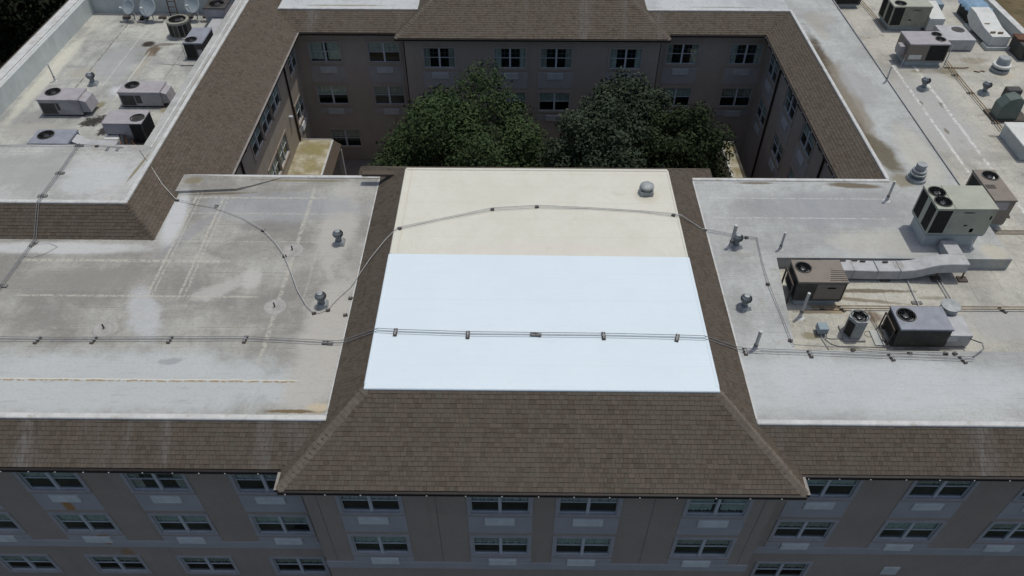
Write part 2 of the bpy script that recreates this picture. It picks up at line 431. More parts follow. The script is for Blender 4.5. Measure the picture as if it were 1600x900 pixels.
M['roof_left_well'] = flatroof('roof_left_well', (0.53, 0.53, 0.475), (0.27, 0.275, 0.265), 0.9, (0.41, 0.60), grime=0.75, lap=(0, 1.15),
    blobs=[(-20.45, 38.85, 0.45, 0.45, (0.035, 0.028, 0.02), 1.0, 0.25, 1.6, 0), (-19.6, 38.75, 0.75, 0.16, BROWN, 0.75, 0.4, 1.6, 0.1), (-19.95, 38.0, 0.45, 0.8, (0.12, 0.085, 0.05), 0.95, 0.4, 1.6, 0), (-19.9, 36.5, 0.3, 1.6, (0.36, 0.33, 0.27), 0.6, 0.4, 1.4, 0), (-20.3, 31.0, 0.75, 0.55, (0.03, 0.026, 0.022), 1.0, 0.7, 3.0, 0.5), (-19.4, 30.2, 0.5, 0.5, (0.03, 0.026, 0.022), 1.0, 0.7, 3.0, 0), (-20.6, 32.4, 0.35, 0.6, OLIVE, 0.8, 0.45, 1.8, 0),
           (-22.8, 30.3, 1.8, 0.7, (0.38, 0.37, 0.33), 0.8, 0.3, 1.0, 0), (-21.5, 36.6, 1.3, 2.6, (0.35, 0.36, 0.36), 0.7, 0.35, 0.8, 0.2), (-22.8, 35.6, 0.9, 0.7, (0.36, 0.34, 0.28), 0.7, 0.35, 1.0, 0), (-19.5, 33.9, 1.5, 0.9, (0.60, 0.61, 0.63), 0.8, 0.25, 0.9, 0), (-17.2, 32.2, 0.4, 0.5, OLIVE, 0.7, 0.45, 1.8, 0), (-24.4, 35.5, 0.5, 6.0, (0.60, 0.58, 0.49), 0.7, 0.2, 0.8, 0), (-16.8, 29.5, 0.4, 0.8, OLIVE, 0.7, 0.45, 1.8, 0),
           (-22.0, 41.3, 1.0, 0.25, (0.30, 0.27, 0.22), 0.6, 0.45, 1.8, 0), (-19.7, 40.9, 0.4, 0.08, BROWN, 0.6, 0.4, 1.8, 0)],
    seams=[(0, -22.5, 0.05, (0.14, 0.12, 0.09), 0.9, (33, 42), 3), (0, -20.1, 0.05, (0.60, 0.58, 0.50), 0.7, (33, 38), 0), (0, -18.3, 0.04, (0.16, 0.14, 0.10), 0.85, (33, 40), 3), (0, -21.2, 0.05, (0.62, 0.61, 0.55), 0.6, (34, 41), 6)])
M['roof_back'] = flatroof('roof_back', (0.55, 0.57, 0.57), (0.36, 0.37, 0.37), 0.7, (0.45, 0.62),
    blobs=[(-10.5, 43.55, 3.2, 0.10, OLIVE, 0.75, 0.35, 1.3, 0), (12.0, 43.55, 2.6, 0.08, BROWN, 0.6, 0.35, 1.3, 0)])
M['lip'] = plain('lip', (0.53, 0.535, 0.52), 0.65, 0, 0.12, 2.0, 0.2, dirt=(0.33, 0.29, 0.21), dirt_amt=0.75, dscale=2.6)
M['parapet'] = plain('parapet', (0.52, 0.555, 0.54), 0.7, 0, 0.08, 1.2, 0.2, dirt=(0.40, 0.41, 0.38), dirt_amt=0.5, dscale=1.0)
M['curb_face'] = plain('curb_face', (0.44, 0.46, 0.44), 0.7, 0, 0.10, 1.5, 0.2, dirt=(0.30, 0.29, 0.25), dirt_amt=0.5)

k = NT('coating_white')
c = k.mix(k.ramp(k.noise(0.7, 5, 0.6), 0.3, 0.7), (0.665, 0.755, 0.805), (0.685, 0.772, 0.82))
c = k.mix(k.ramp(k.noise(1.0, 4, 0.7, vec=k.map(k.p, (0.5, 9.0, 1))), 0.45, 0.75, 0, 0.22), c, (0.60, 0.70, 0.735))
c = k.mix(k.ramp(k.noise(30.0, 5, 0.75), 0.45, 0.7, 0, 0.22), c, (0.56, 0.655, 0.69))
c = k.mix(k.ramp(k.noise(9.0, 3, 0.6), 0.68, 0.76, 0, 0.30), c, (0.52, 0.56, 0.58))
c = k.mix(k.math('MULTIPLY', k.line(1, 18.25, 0.025, dots=0), 0.45), c, (0.60, 0.66, 0.70))
c = k.mix(k.math('MULTIPLY', k.line(1, 15.35, 0.025, dots=0), 0.35), c, (0.60, 0.66, 0.70))
c = k.mix(k.math('MULTIPLY', k.line(1, 19.6, 0.02, dots=0), 0.3), c, (0.60, 0.66, 0.68))
c = k.mix(k.ramp(k.noise(0.8, 9, 0.75, dist=0.6), 0.60, 0.72, 0, 0.25), c, (0.56, 0.62, 0.63))
k.bump(k.noise(14, 5, 0.7), 0.45, 0.02)
M['coating_white'] = k.out(c, 0.6, 0, 0.3)
k = NT('coating_cream')
c = k.mix(k.ramp(k.noise(0.6, 5, 0.6), 0.3, 0.7), (0.615, 0.60, 0.515), (0.66, 0.645, 0.565))
c = k.mix(k.ramp(k.noise(4.0, 6, 0.7), 0.42, 0.75, 0, 0.4), c, (0.555, 0.53, 0.44))
c = k.mix(k.math('MULTIPLY', k.line(0, -4.42, 0.05, dots=0), 0.5), c, (0.56, 0.50, 0.40))
c = k.mix(k.math('MULTIPLY', k.line(1, 25.6, 0.04, dots=0), 0.4), c, (0.56, 0.50, 0.40))
c = k.mix(k.math('MULTIPLY', k.blob(0.8, 20.9, 5.0, 0.45, warp=0.3, freq=0.9), 0.35), c, (0.62, 0.58, 0.52))
for yy in (21.6, 22.65, 23.7, 24.75):
    c = k.mix(k.math('MULTIPLY', k.line(1, yy, 0.025, dots=0), 0.32), c, (0.50, 0.47, 0.38))
c = k.mix(k.ramp(k.noise(0.9, 9, 0.75, dist=0.6), 0.57, 0.70, 0, 0.4), c, (0.50, 0.46, 0.36))
c = k.mix(k.math('MULTIPLY', k.blob(5.2, 24.2, 0.6, 0.6, warp=0.3, freq=2.0), 0.35), c, (0.48, 0.43, 0.33))
k.bump(k.noise(14, 5, 0.7), 0.4, 0.02)
M['coating_cream'] = k.out(c, 0.65, 0, 0.3)


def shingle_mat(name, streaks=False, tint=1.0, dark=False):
    k = NT(name)
    oi = k.n('ObjectInfo')
    r = k.math('FRACT', k.math('ADD', k.pos.outputs['Random Per Island'], oi.outputs['Random']))
    cr = k.n('ValToRGB')
    k.link(r, cr.inputs[0])
    e = cr.color_ramp
    e.interpolation = 'LINEAR'
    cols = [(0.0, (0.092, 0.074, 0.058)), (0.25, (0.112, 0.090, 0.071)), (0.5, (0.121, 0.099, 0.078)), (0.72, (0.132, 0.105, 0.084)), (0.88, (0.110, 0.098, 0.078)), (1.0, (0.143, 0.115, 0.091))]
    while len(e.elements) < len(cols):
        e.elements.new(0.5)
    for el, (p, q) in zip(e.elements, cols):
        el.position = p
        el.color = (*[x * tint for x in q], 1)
    c = cr.outputs[0]
    c = k.mix(k.ramp(k.noise(30, 3, 0.7), 0.35, 0.7, 0, 0.35), c, (0.06 * tint, 0.052 * tint, 0.042 * tint))
    c = k.mix(k.ramp(k.noise(1.1, 5, 0.6), 0.42, 0.70, 0, 0.35), c, (0.125 * tint, 0.112 * tint, 0.092 * tint))
    c = k.mix(k.ramp(k.noise(2.7, 5, 0.7), 0.52, 0.75, 0, 0.3), c, (0.118 * tint, 0.098 * tint, 0.062 * tint))
    if streaks:
        v = k.map(k.p, (0.62, 0.05, 0.05), (3.3, 0, 0))
        m = k.ramp(k.noise(1.0, 3, 0.6, vec=v), 0.52, 0.70)
        m = k.math('MULTIPLY', m, k.ramp(k.noise(3.0, 4, vec=k.map(k.p, (4, 0.6, 0.6))), 0.3, 0.62))
        c = k.mix(k.math('MULTIPLY', m, 0.5), c, (0.21, 0.21, 0.205))
    k.bump(k.noise(90, 2), 0.5, 0.004)
    return k.out(c, 0.92, 0, 0.15)


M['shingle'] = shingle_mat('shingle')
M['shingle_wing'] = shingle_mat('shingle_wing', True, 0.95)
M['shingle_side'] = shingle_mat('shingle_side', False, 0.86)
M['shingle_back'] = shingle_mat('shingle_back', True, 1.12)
M['hip'] = plain('hip_shingle', (0.150, 0.128, 0.105), 0.92, 0, 0.16, 2.2, 0.4, spec=.15, dirt=(0.10, 0.085, 0.07), dirt_amt=.6, dscale=3.0)
M['felt'] = plain('felt', (0.045, 0.038, 0.032), 0.9)

k = NT('stucco')
c = k.mix(k.ramp(k.noise(0.8, 5, 0.6), 0.3, 0.7), (0.40, 0.335, 0.28), (0.445, 0.375, 0.315))
c = k.mix(k.ramp(k.noise(60, 2, 0.6), 0.4, 0.7, 0, 0.5), c, (0.28, 0.235, 0.20))
v = k.map(k.p, (2.2, 2.2, 0.12))
c = k.mix(k.ramp(k.noise(1.0, 4, vec=v), 0.55, 0.75, 0, 0.25), c, (0.24, 0.20, 0.17))
c = k.mix(k.math('MULTIPLY', k.blob(-14.55, -7.5, 0.35, 0.45, warp=0.3, freq=2.4, axes='xz'), 0.6), c, (0.36, 0.19, 0.06))
c = k.mix(k.ramp(k.noise(14, 5, 0.75), 0.4, 0.72, 0, 0.35), c, (0.27, 0.22, 0.185))
k.bump(k.noise(60, 4, 0.7), 0.8, 0.02)
M['stucco'] = k.out(c, 0.92, 0, 0.15)
k = NT('stucco_light')
c = k.mix(k.ramp(k.noise(1.3, 5, 0.6), 0.3, 0.7), (0.40, 0.385, 0.385), (0.45, 0.435, 0.435))
c = k.mix(k.ramp(k.noise(70, 2, 0.6), 0.4, 0.7, 0, 0.35), c, (0.34, 0.33, 0.33))
for (x, z, rx, rz) in ((-15.35, -4.0, 0.26, 0.48), (-14.98, -6.35, 0.26, 0.55), (-15.1, -5.95, 0.22, 0.3)):
    c = k.mix(k.math('MULTIPLY', k.blob(x, z, rx, rz, warp=0.22, freq=2.4, axes='xz'), 0.85), c, (0.42, 0.21, 0.06))
k.bump(k.noise(140, 2, 0.6), 0.4, 0.008)
M['stucco_light'] = k.out(c, 0.9, 0, 0.15)
M['stucco_court'] = plain('stucco_court', (0.36, 0.31, 0.25), 0.92, 0, 0.08, 1.0, 0.4)
M['trim'] = plain('trim', (0.40, 0.385, 0.385), 0.8, 0, 0.08, 3.0)
M['sash'] = plain('sash', (0.52, 0.54, 0.56), 0.5, 0, 0.06, 4.0)
M['muntin'] = plain('muntin', (0.16, 0.19, 0.19), 0.5)
M['ac_grille'] = plain('ac_grille', (0.62, 0.64, 0.62), 0.55, 0, 0.08, 3.0)
M['panel_court'] = plain('panel_court', (0.36, 0.335, 0.32), 0.9, 0, 0.06, 2.0)
M['grille_court'] = plain('grille_court', (0.46, 0.46, 0.45), 0.6, 0, 0.1, 3.0)
M['soffit'] = plain('soffit', (0.16, 0.14, 0.125), 0.8)
M['gutter'] = plain('gutter', (0.014, 0.010, 0.009), 0.5, 0, 0.2, 4.0)
M['gutter_edge'] = plain('gutter_edge', (0.24, 0.22, 0.20), 0.6)
M['bracket'] = plain('bracket', (0.75, 0.75, 0.72), 0.5)
M['interior'] = plain('interior', (0.045, 0.045, 0.05), 0.9)
k = NT('glass')
gl = k.n('BsdfGlossy')
gl.inputs['Roughness'].default_value = 0.04
gl.inputs['Color'].default_value = (0.85, 0.92, 0.95, 1)
tr = k.n('BsdfTransparent')
tr.inputs['Color'].default_value = (0.84, 0.88, 0.87, 1)
fr = k.n('LayerWeight')
fr.inputs['Blend'].default_value = 0.5
mx = k.n('MixShader')
k.link(k.math('ADD', k.math('MULTIPLY', k.math('POWER', fr.outputs['Facing'], 4.0), 0.55), 0.035, clamp=True), mx.inputs[0])
k.t.links.new(tr.outputs[0], mx.inputs[1])
k.t.links.new(gl.outputs[0], mx.inputs[2])
k.t.links.new(mx.outputs[0], k.t.nodes['Material Output'].inputs[0])
M['glass'] = k.m
for i, q in enumerate(((0.58, 0.62, 0.57), (0.66, 0.66, 0.62), (0.50, 0.47, 0.42), (0.72, 0.66, 0.66))):
    M['curtain%d' % i] = plain('curtain%d' % i, q, 0.9, 0, 0.15, 5.0)

# equipment
M['tan'] = plain('unit_tan', (0.37, 0.38, 0.31), 0.55, 0, 0.08, 2.0, dirt=(0.22, 0.20, 0.16), dirt_amt=0.3)
M['olive'] = plain('unit_olive', (0.28, 0.275, 0.22), 0.55, 0, 0.12, 2.5, dirt=(0.14, 0.125, 0.10), dirt_amt=0.45)
M['unitbrown'] = plain('unit_brown', (0.215, 0.185, 0.155), 0.6, 0, 0.12, 2.5, dirt=(0.12, 0.09, 0.06), dirt_amt=0.45, dscale=2.5)
M['unitgrey'] = plain('unit_grey', (0.345, 0.325, 0.335), 0.55, 0, 0.10, 2.5, dirt=(0.18, 0.15, 0.14), dirt_amt=0.35)
M['unitdark'] = plain('unit_dark', (0.25, 0.265, 0.30), 0.5, 0, 0.12, 3.0, dirt=(0.13, 0.125, 0.12), dirt_amt=0.4)
M['unitside'] = plain('unit_side', (0.058, 0.055, 0.050), 0.6, 0, 0.2, 2.5, dirt=(0.13, 0.11, 0.085), dirt_amt=0.35, dscale=2.5)
M['coil'] = plain('coil', (0.020, 0.020, 0.020), 0.6, 0.2, 0.3, 6.0)
M['hole'] = plain('hole', (0.008, 0.008, 0.008), 0.7)
M['blade'] = plain('blade', (0.16, 0.16, 0.165), 0.35, 0.7)
M['wire'] = plain('wire_guard', (0.05, 0.05, 0.05), 0.5, 0.4)
M['galv'] = plain('galvanised', (0.33, 0.35, 0.35), 0.6, 0.25, 0.18, 5.0, dirt=(0.20, 0.20, 0.20), dirt_amt=0.3)
M['turbine'] = plain('turbine_metal', (0.20, 0.225, 0.24), 0.5, 0.45, 0.2, 8.0)
M['duct'] = plain('duct_metal', (0.42, 0.425, 0.43), 0.55, 0.1, 0.10, 2.5, 0.2, dirt=(0.28, 0.24, 0.22), dirt_amt=0.55, dscale=2.4)
M['ductwhite'] = plain('duct_white', (0.60, 0.61, 0.58), 0.6, 0.0, 0.08, 2.0, dirt=(0.40, 0.37, 0.34), dirt_amt=0.4)
M['bluegrey'] = plain('box_bluegrey', (0.24, 0.30, 0.34), 0.5, 0.1, 0.08, 3.0)
M['tarp'] = plain('tarp_blue', (0.20, 0.31, 0.42), 0.6, 0, 0.2, 3.0, 0.3)
M['blower'] = plain('blower_green', (0.11, 0.14, 0.125), 0.5, 0.1, 0.12, 4.0)
M['rust'] = plain('rust', (0.13, 0.065, 0.04), 0.85, 0.1, 0.4, 7.0)
M['pipe'] = plain('pipe', (0.20, 0.20, 0.20), 0.5, 0.3, 0.15, 5.0)
M['pipe_mid'] = plain('pipe_mid', (0.24, 0.245, 0.25), 0.5, 0.2, 0.15, 5.0)
M['pipe_light'] = plain('pipe_light', (0.48, 0.48, 0.46), 0.55, 0.1, 0.1, 5.0)
M['pipe_rusty'] = plain('pipe_rusty', (0.26, 0.20, 0.13), 0.7, 0.1, 0.3, 6.0)
M['block'] = plain('block', (0.085, 0.07, 0.06), 0.85, 0, 0.3, 9.0)
M['block_grey'] = plain('block_grey', (0.17, 0.165, 0.16), 0.8, 0, 0.25, 9.0)
M['conc'] = plain('concrete', (0.36, 0.35, 0.33), 0.9, 0, 0.15, 4.0, 0.2)
M['dish'] = plain('dish', (0.25, 0.29, 0.31), 0.7, 0.0, 0.06, 3.0)
M['trunk'] = plain('bark', (0.07, 0.055, 0.042), 0.9, 0, 0.3, 8.0, 0.4)
M['grass'] = None


def leaf_mat(name, a, b):
    k = NT(name)
    c = k.mix(k.pos.outputs['Random Per Island'], a, b)
    c = k.mix(k.ramp(k.noise(0.8, 3), 0.35, 0.7, 0, 0.5), c, tuple(q * 0.6 for q in a))
    k.out(c, 0.8, 0, 0.12)
    k.b.inputs['Transmission Weight'].default_value = 0.0
    return k.m


M['leaf_a'] = leaf_mat('leaf_a', (0.032, 0.054, 0.022), (0.066, 0.096, 0.038))
M['leaf_b'] = leaf_mat('leaf_b', (0.030, 0.046, 0.028), (0.066, 0.086, 0.052))
M['leaf_d'] = leaf_mat('leaf_d', (0.010, 0.015, 0.008), (0.022, 0.030, 0.014))
M['leaf_c'] = leaf_mat('leaf_c', (0.022, 0.036, 0.015), (0.044, 0.060, 0.026))
k = NT('ground')
c = k.mix(k.ramp(k.noise(0.22, 6, 0.65), 0.35, 0.66), (0.10, 0.078, 0.042), (0.185, 0.145, 0.085))
c = k.mix(k.ramp(k.noise(1.6, 6, 0.7), 0.45, 0.72, 0, 0.6), c, (0.075, 0.07, 0.035))
k.bump(k.noise(6, 6), 0.6, 0.1)
M['ground'] = k.out(c, 0.95, 0, 0.1)
M['reflected_dark_ground'] = plain('reflected_dark_ground', (0.040, 0.046, 0.038), 0.95, 0, 0.35, 0.6, 0.3)
M['paving'] = plain('paving', (0.17, 0.16, 0.15), 0.9, 0, 0.15, 1.5, 0.2)
M['mossroof'] = flatroof('mossroof', (0.54, 0.51, 0.41), (0.27, 0.225, 0.12), 0.95, (0.40, 0.58), scale=0.9,
    blobs=[(-12.4, 38.4, 0.9, 0.8, (0.26, 0.23, 0.10), 0.8, 0.4, 1.6, 0), (-12.3, 36.6, 0.5, 0.8, (0.28, 0.25, 0.11), 0.6, 0.4, 1.6, 0)])

# ================================================================== STRUCTURE
GZ = -10.1
g = MB().add([(-400, -150, GZ), (400, -150, GZ), (400, 600, GZ), (-400, 600, GZ)], [(0, 1, 2, 3)]).build('ground', M['ground'])
tag(g, 'dry brown grass ground around the building', kind='structure')
g = MB().add([(-13.4, 28, GZ + .006), (14.9, 28, GZ + .006), (14.9, 42.2, GZ + .006), (-13.4, 42.2, GZ + .006)], [(0, 1, 2, 3)]).build('courtyard_paving', M['paving'])
tag(g, 'dark grey courtyard paving under the trees', kind='structure')

g = MB().add([(-120, -140, GZ + .008), (120, -140, GZ + .008), (120, 11.5, GZ + .008), (-120, 11.5, GZ + .008)], [(0, 1, 2, 3)]).build('unseen_front_ground', M['reflected_dark_ground'])  # added plane out of view, keeps the reflections in the front windows dark
tag(g, 'unseen dark ground added in front of the building for its window reflections', kind='structure')

# ---- building layout (metres)
RR, TA = 0.86, 0.679
RUN = RR / TA
ZE, HC = -RR, RR
XL, XR, YF, YB = -5.945, 7.53, 13.806, 26.494
CL, CR, CF, CB = XL + RUN, XR - RUN, 14.373, 25.93
YEW, YEC = YF - RUN, CF - 2 * RUN
ECL, ECR = CL - 2 * RUN, CR + 2 * RUN
YEB, YECB = YB + RUN, CB + 2 * RUN          # courtyard side eaves of the front wing
WX0, WX1 = -27.2, 32.0
LE, LT_, LFY = -13.0, -15.62, 22.27         # left wing: courtyard eave, top edge, front foot
RE, RT = 14.47, 15.98
BE = 41.80                                   # back wing eave
YBF = BE + RUN                               # back wing roof edge (z=0)
BEC = BE - 0.65
YW, YWC = YEW + 0.45, YEC + 0.45

B = thing('building', 'large three storey stucco building with white flat roofs, brown shingle slopes and a courtyard', 'building', (0.8, 12.0, GZ))


def part(mb, name, mat, parent=None, label=None, kind=None, smooth=False):
    o = mb.build(name, M[mat] if isinstance(mat, str) else mat, parent or B, smooth=smooth)
    return tag(o, label, kind=kind)


def flat(poly, z, mat, thick=0.09, label=None, name='flat_roof'):
    return part(MB().prism(poly, z - thick, z), name, mat, label=label)


flat([(WX0 + 1.5, YF), (XL, YF), (XL, YB), (WX0 + 1.5, YB)], 0, 'roof_left', label='weathered grey and white flat roof left of the white block')
flat([(XR, YF), (WX1, YF), (WX1, 16.83), (9.5, 16.83), (9.98, 21.5), (19.02, 21.5), (18.95, 62), (RT, 62), (RT, YB), (XR, YB)], 0, 'roof_right', 0.60, label='weathered flat roof deck right of the white block')
flat([(-14.25, YBF), (RT - .003, YBF), (RT - .003, 62), (-14.25, 62)], -0.004, 'roof_back', label='white flat roof of the back wing')
flat([(9.4, 16.8), (28.4, 16.8), (28.4, 62), (18.9, 62), (18.9, 21.6), (9.4, 21.6)], -0.53, 'roof_well', 0.08, label='sunken roof well with air conditioning units')
flat([(-26.0, LFY + RR / TA), (LT_, LFY + RR / TA), (LT_, 62), (-16.32, 62), (-16.32, 27.55), (-26.0, 27.55)], HC, 'roof_left_deck', 0.95, label='raised flat roof of the left wing')
flat([(-25.0, 27.5), (-16.3, 27.5), (-16.3, 42.75), (-25.0, 42.75)], -0.15, 'roof_left_well', 0.08, label='sunken equipment roof of the left wing')
flat([(CL, CF), (CR, CF), (CR, CB), (CL, CB)], HC, 'coating_cream', 0.1, label='cream coated rear half of the central flat roof')
part(MB().prism([(CL - .035, CF), (CR + .035, CF), (CR + .035, 20.53), (CL - .035, 20.60)], HC - .06, HC + .008), 'roof_coating', 'coating_white', label='freshly painted bright bluish white half of the central roof')
# edge lips
def lip(x0, x1, y0, y1, z, h=0.05, mat='lip'):
    return part(MB().cbox(x0, x1, y0, y1, z - 0.09, z + h, 0.025), 'roof_edge', mat)
lip(WX0 + 1.5, XL + .01, YF - .07, YF + .14, 0.004)
lip(XL - .06, XL + .02, YF + .14, YB - .12, 0.004, .018)
lip(LE - 1.35, XL, YB - .12, YB + .06, 0.004, .05)
lip(XR - .01, WX1, YF - .07, YF + .12, 0.004)
lip(XR - .03, XR + .06, YF + .12, YB - .12, 0.004, .02)
lip(XR, RT + .05, YB - .12, YB + .06, 0.004, .05)
lip(RT - .07, RT + .10, YB + .06, YBF - .06, 0.004, .05)
lip(-14.25, XL - .02, YBF - .08, YBF + .10, 0.0, .05)
lip(XR + .02, RT + .10, YBF - .06, YBF + .12, 0.0, .055)
lip(LT_ - .10, LT_ + .08, LFY + RUN + .1, 62, HC + .004, .03)
lip(LT_ - .36, LT_ - .26, 27.3, 62, HC + .004, .05)
lip(-26, LT_ + .08, LFY + RUN - .07, LFY + RUN + .10, HC + .004, .03)
lip(CL - .05, CR + .05, CF - .05, CF + .16, HC + .01, .035, 'coating_white')
lip(CL - .07, CL + .05, CF + .16, 20.60, HC + .006, .012, 'coating_white')
lip(CR - .05, CR + .07, CF + .16, 20.53, HC + .006, .012, 'coating_white')
lip(CL - .04, CL + .06, 20.60, CB, HC, .02, 'coating_cream')
lip(CR - .06, CR + .04, 20.53, CB, HC, .02, 'coating_cream')
lip(CL, CR, CB - .10, CB + .05, HC, .035, 'coating_cream')
# tapered flashing wedge on the left roof against the slope
part(MB().add([(-14.40, 26.40, .004), (-14.42, 25.24, .004), (-11.9, 25.46, .004), (-11.18, 25.83, .004), (-10.2, 26.38, .004),
               (-14.40, 26.40, .14), (-14.42, 25.26, .12), (-11.9, 25.48, .10), (-11.18, 25.84, .07), (-10.2, 26.38, .03)],
              [(5, 6, 7, 8, 9), (0, 1, 6, 5), (1, 2, 7, 6), (2, 3, 8, 7), (3, 4, 9, 8)]), 'cricket', 'roof_left')
# parapets
def parapet(x0, x1, y0, y1, z0, z1, label=None):
    return part(MB().cbox(x0, x1, y0, y1, z0, z1, 0.03), 'parapet', 'parapet', label=label)
parapet(-25.72, -25.0, 27.56, 60, -0.2, HC + .005, 'pale grey parapet along the left roof')
part(MB().cbox(-25.78, -25.28, 27.6, 60, HC + .003, HC + .06, .02), 'parapet_cap', 'lip')
part(MB().cbox(-25.26, -25.10, 27.6, 60, HC + .003, HC + .03, .01), 'parapet_cap', 'lip')
parapet(-25.0, -16.32, 42.75, 43.1, -0.2, 2.2, 'pale wall behind the satellite dishes')
parapet(28.3, 28.62, 16.9, 62, -0.56, -0.02, 'low grey parapet along the right roof edge')
part(MB().cbox(28.27, 28.66, 16.9, 62, -0.018, 0.02, .01), 'parapet_cap', 'lip')

# ---- slopes with real shingles
cam_pos = Vector((0, 0, H))
shingle_pool = []


def surf_wing(x, y):      # height of the roof surfaces that may bury a shingle
    hs = [-99]
    if x < XL - 0.0 or x > XR:
        if YEW < y < YF: hs.append((y - YF) * TA)
        if YF <= y <= YB: hs.append(0)
        if YB < y < YEB: hs.append((YB - y) * TA)
    if y > BE:
        hs.append(min(0, (y - YBF) * TA))
    return max(hs)


def slope(A, Bp, Cp, Dp, mat, expo=0.143, cull=True, pick=False, wmin=0.105, wmax=0.22, label=None, thick=0.018):
    """trapezoid: eave A->B, top D->C, seen from outside with A at left"""
    A, Bp, Cp, Dp = map(Vector, (A, Bp, Cp, Dp))
    sd = (Bp - A).normalized()
    nrm = sd.cross(Dp - A).normalized()
    if nrm.z < 0:
        nrm = -nrm
    td = nrm.cross(sd).normalized()
    if td.z < 0:
        td = -td
    T = (Dp - A).dot(td)
    L0, L1 = 0.0, (Dp - A).dot(sd)
    R0, R1 = (Bp - A).dot(sd), (Cp - A).dot(sd)
    base = MB().add([A - nrm * .01, Bp - nrm * .01, Cp - nrm * .01, Dp - nrm * .01], [(0, 1, 2, 3)])
    ob = part(base, 'roof_slope', 'felt', label=label)
    mb = MB()
    n = max(1, round(T / expo))
    e = T / n
    for i in range(n):
        t0, t1 = i * e, min((i + 1) * e + 0.03, T)
        l0, r0 = L0 + (L1 - L0) * t0 / T, R0 + (R1 - R0) * t0 / T
        l1, r1 = L0 + (L1 - L0) * t1 / T, R0 + (R1 - R0) * t1 / T
        s = min(l0, l1) - random.random() * 0.3
        while s < max(r0, r1):
            w = random.uniform(wmin, wmax)
            a0, b0 = max(s, l0), min(s + w - .006, r0)
            a1, b1 = max(s, l1), min(s + w - .006, r1)
            full = a0 == s and a1 == s and b0 == b1 == s + w - .006
            s += w
            if b0 - a0 < 0.01 and b1 - a1 < 0.01:
                continue
            b0, b1 = max(b0, a0 + .004), max(b1, a1 + .004)
            cen = A + sd * ((a0 + b0 + a1 + b1) / 4) + td * ((t0 + t1) / 2)
            if cull and cen.z < surf_wing(cen.x, cen.y) - 0.06:
                continue
            h = thick + random.uniform(-.004, .006)
            tj = t0 - random.uniform(0, .008)
            P = [A + sd * a0 + td * tj, A + sd * b0 + td * tj, A + sd * b1 + td * t1, A + sd * a1 + td * t1]
            top = [P[0] + nrm * h, P[1] + nrm * h, P[2] + nrm * .002, P[3] + nrm * .002]
            vs = P + top
            fs = [(4, 5, 6, 7), (0, 1, 5, 4), (1, 2, 6, 5), (3, 0, 4, 7)]
            if pick and full:
                shingle_pool.append(((cen - cam_pos).length, vs, fs, ob, mat, mb))
            else:
                mb.add(vs, fs)
    return ob, mb, mat


pend = []
def S(*a, **k):
    pend.append(slope(*a, **k))


# central block front, sides, back
S((ECL, YEC, ZE), (ECR, YEC, ZE), (CR, CF, HC), (CL, CF, HC), 'shingle', pick=True, label='large brown shingle slope at the front of the central block')
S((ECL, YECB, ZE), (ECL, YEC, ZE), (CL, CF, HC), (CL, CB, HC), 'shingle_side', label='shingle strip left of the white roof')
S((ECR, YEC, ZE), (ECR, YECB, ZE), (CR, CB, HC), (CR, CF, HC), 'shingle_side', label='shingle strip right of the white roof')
S((ECR, YECB, ZE), (ECL, YECB, ZE), (CL, CB, HC), (CR, CB, HC), 'shingle')
# wing fronts
S((WX0, YEW, ZE), (ECL, YEW, ZE), (XL, YF, 0), (WX0 + RUN, YF, 0), 'shingle_wing', cull=False, label='front shingle slope under the left flat roof')
S((ECR, YEW, ZE), (WX1, YEW, ZE), (WX1, YF, 0), (XR, YF, 0), 'shingle_wing', cull=False, label='front shingle slope under the right flat roof')
# courtyard sides of the front wing (turned away from the view)
S((ECL, YEB, ZE), (LE, YEB, ZE), (LE - RUN, YB, 0), (XL, YB, 0), 'shingle', cull=False)
S((RE, YEB, ZE), (ECR, YEB, ZE), (XR, YB, 0), (RT, YB, 0), 'shingle', cull=False)
# left wing
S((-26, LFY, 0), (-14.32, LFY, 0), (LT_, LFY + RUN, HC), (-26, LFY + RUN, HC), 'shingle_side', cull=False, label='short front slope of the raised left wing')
S((LE, LFY - RUN, ZE), (LE, 62, ZE), (LT_, 62, HC), (LT_, LFY + RUN, HC), 'shingle', label='long shingle slope facing the courtyard from the left')
S((-28.3, 62, ZE), (-28.3, 20, ZE), (-25.76, 22, HC), (-25.76, 62, HC), 'shingle', cull=False)
# right wing and back wing
S((RE, BE, ZE), (RE, YEB, ZE), (RT, YB, 0), (RT, YBF, 0), 'shingle', cull=False, label='shingle slope facing the courtyard from the right')
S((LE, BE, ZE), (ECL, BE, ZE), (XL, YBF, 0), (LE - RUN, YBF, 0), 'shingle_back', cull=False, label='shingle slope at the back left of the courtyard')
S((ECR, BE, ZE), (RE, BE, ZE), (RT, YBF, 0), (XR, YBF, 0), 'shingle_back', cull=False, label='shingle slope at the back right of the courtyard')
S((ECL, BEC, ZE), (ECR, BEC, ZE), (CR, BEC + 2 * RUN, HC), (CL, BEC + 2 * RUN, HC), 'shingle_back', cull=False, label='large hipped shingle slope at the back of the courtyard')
S((ECL, 58, ZE), (ECL, BEC, ZE), (CL, BEC + 2 * RUN, HC), (CL, 58, HC), 'shingle_side')
S((ECR, BEC, ZE), (ECR, 58, ZE), (CR, 58, HC), (CR, BEC + 2 * RUN, HC), 'shingle_side')
flat([(CL, BEC + 2 * RUN), (CR, BEC + 2 * RUN), (CR, 58), (CL, 58)], HC, 'coating_cream', 0.1)
shingle_pool.sort(key=lambda q: q[0])
for i, (d, vs, fs, ob, mat, mb) in enumerate(shingle_pool):
    if i < 300:
        part(MB().add(vs, fs), 'shingle', mat, ob)
    else:
        mb.add(vs, fs)
for ob, mb, mat in pend:
    if mb.v:
        part(mb, 'shingles', mat, ob, kind='stuff')


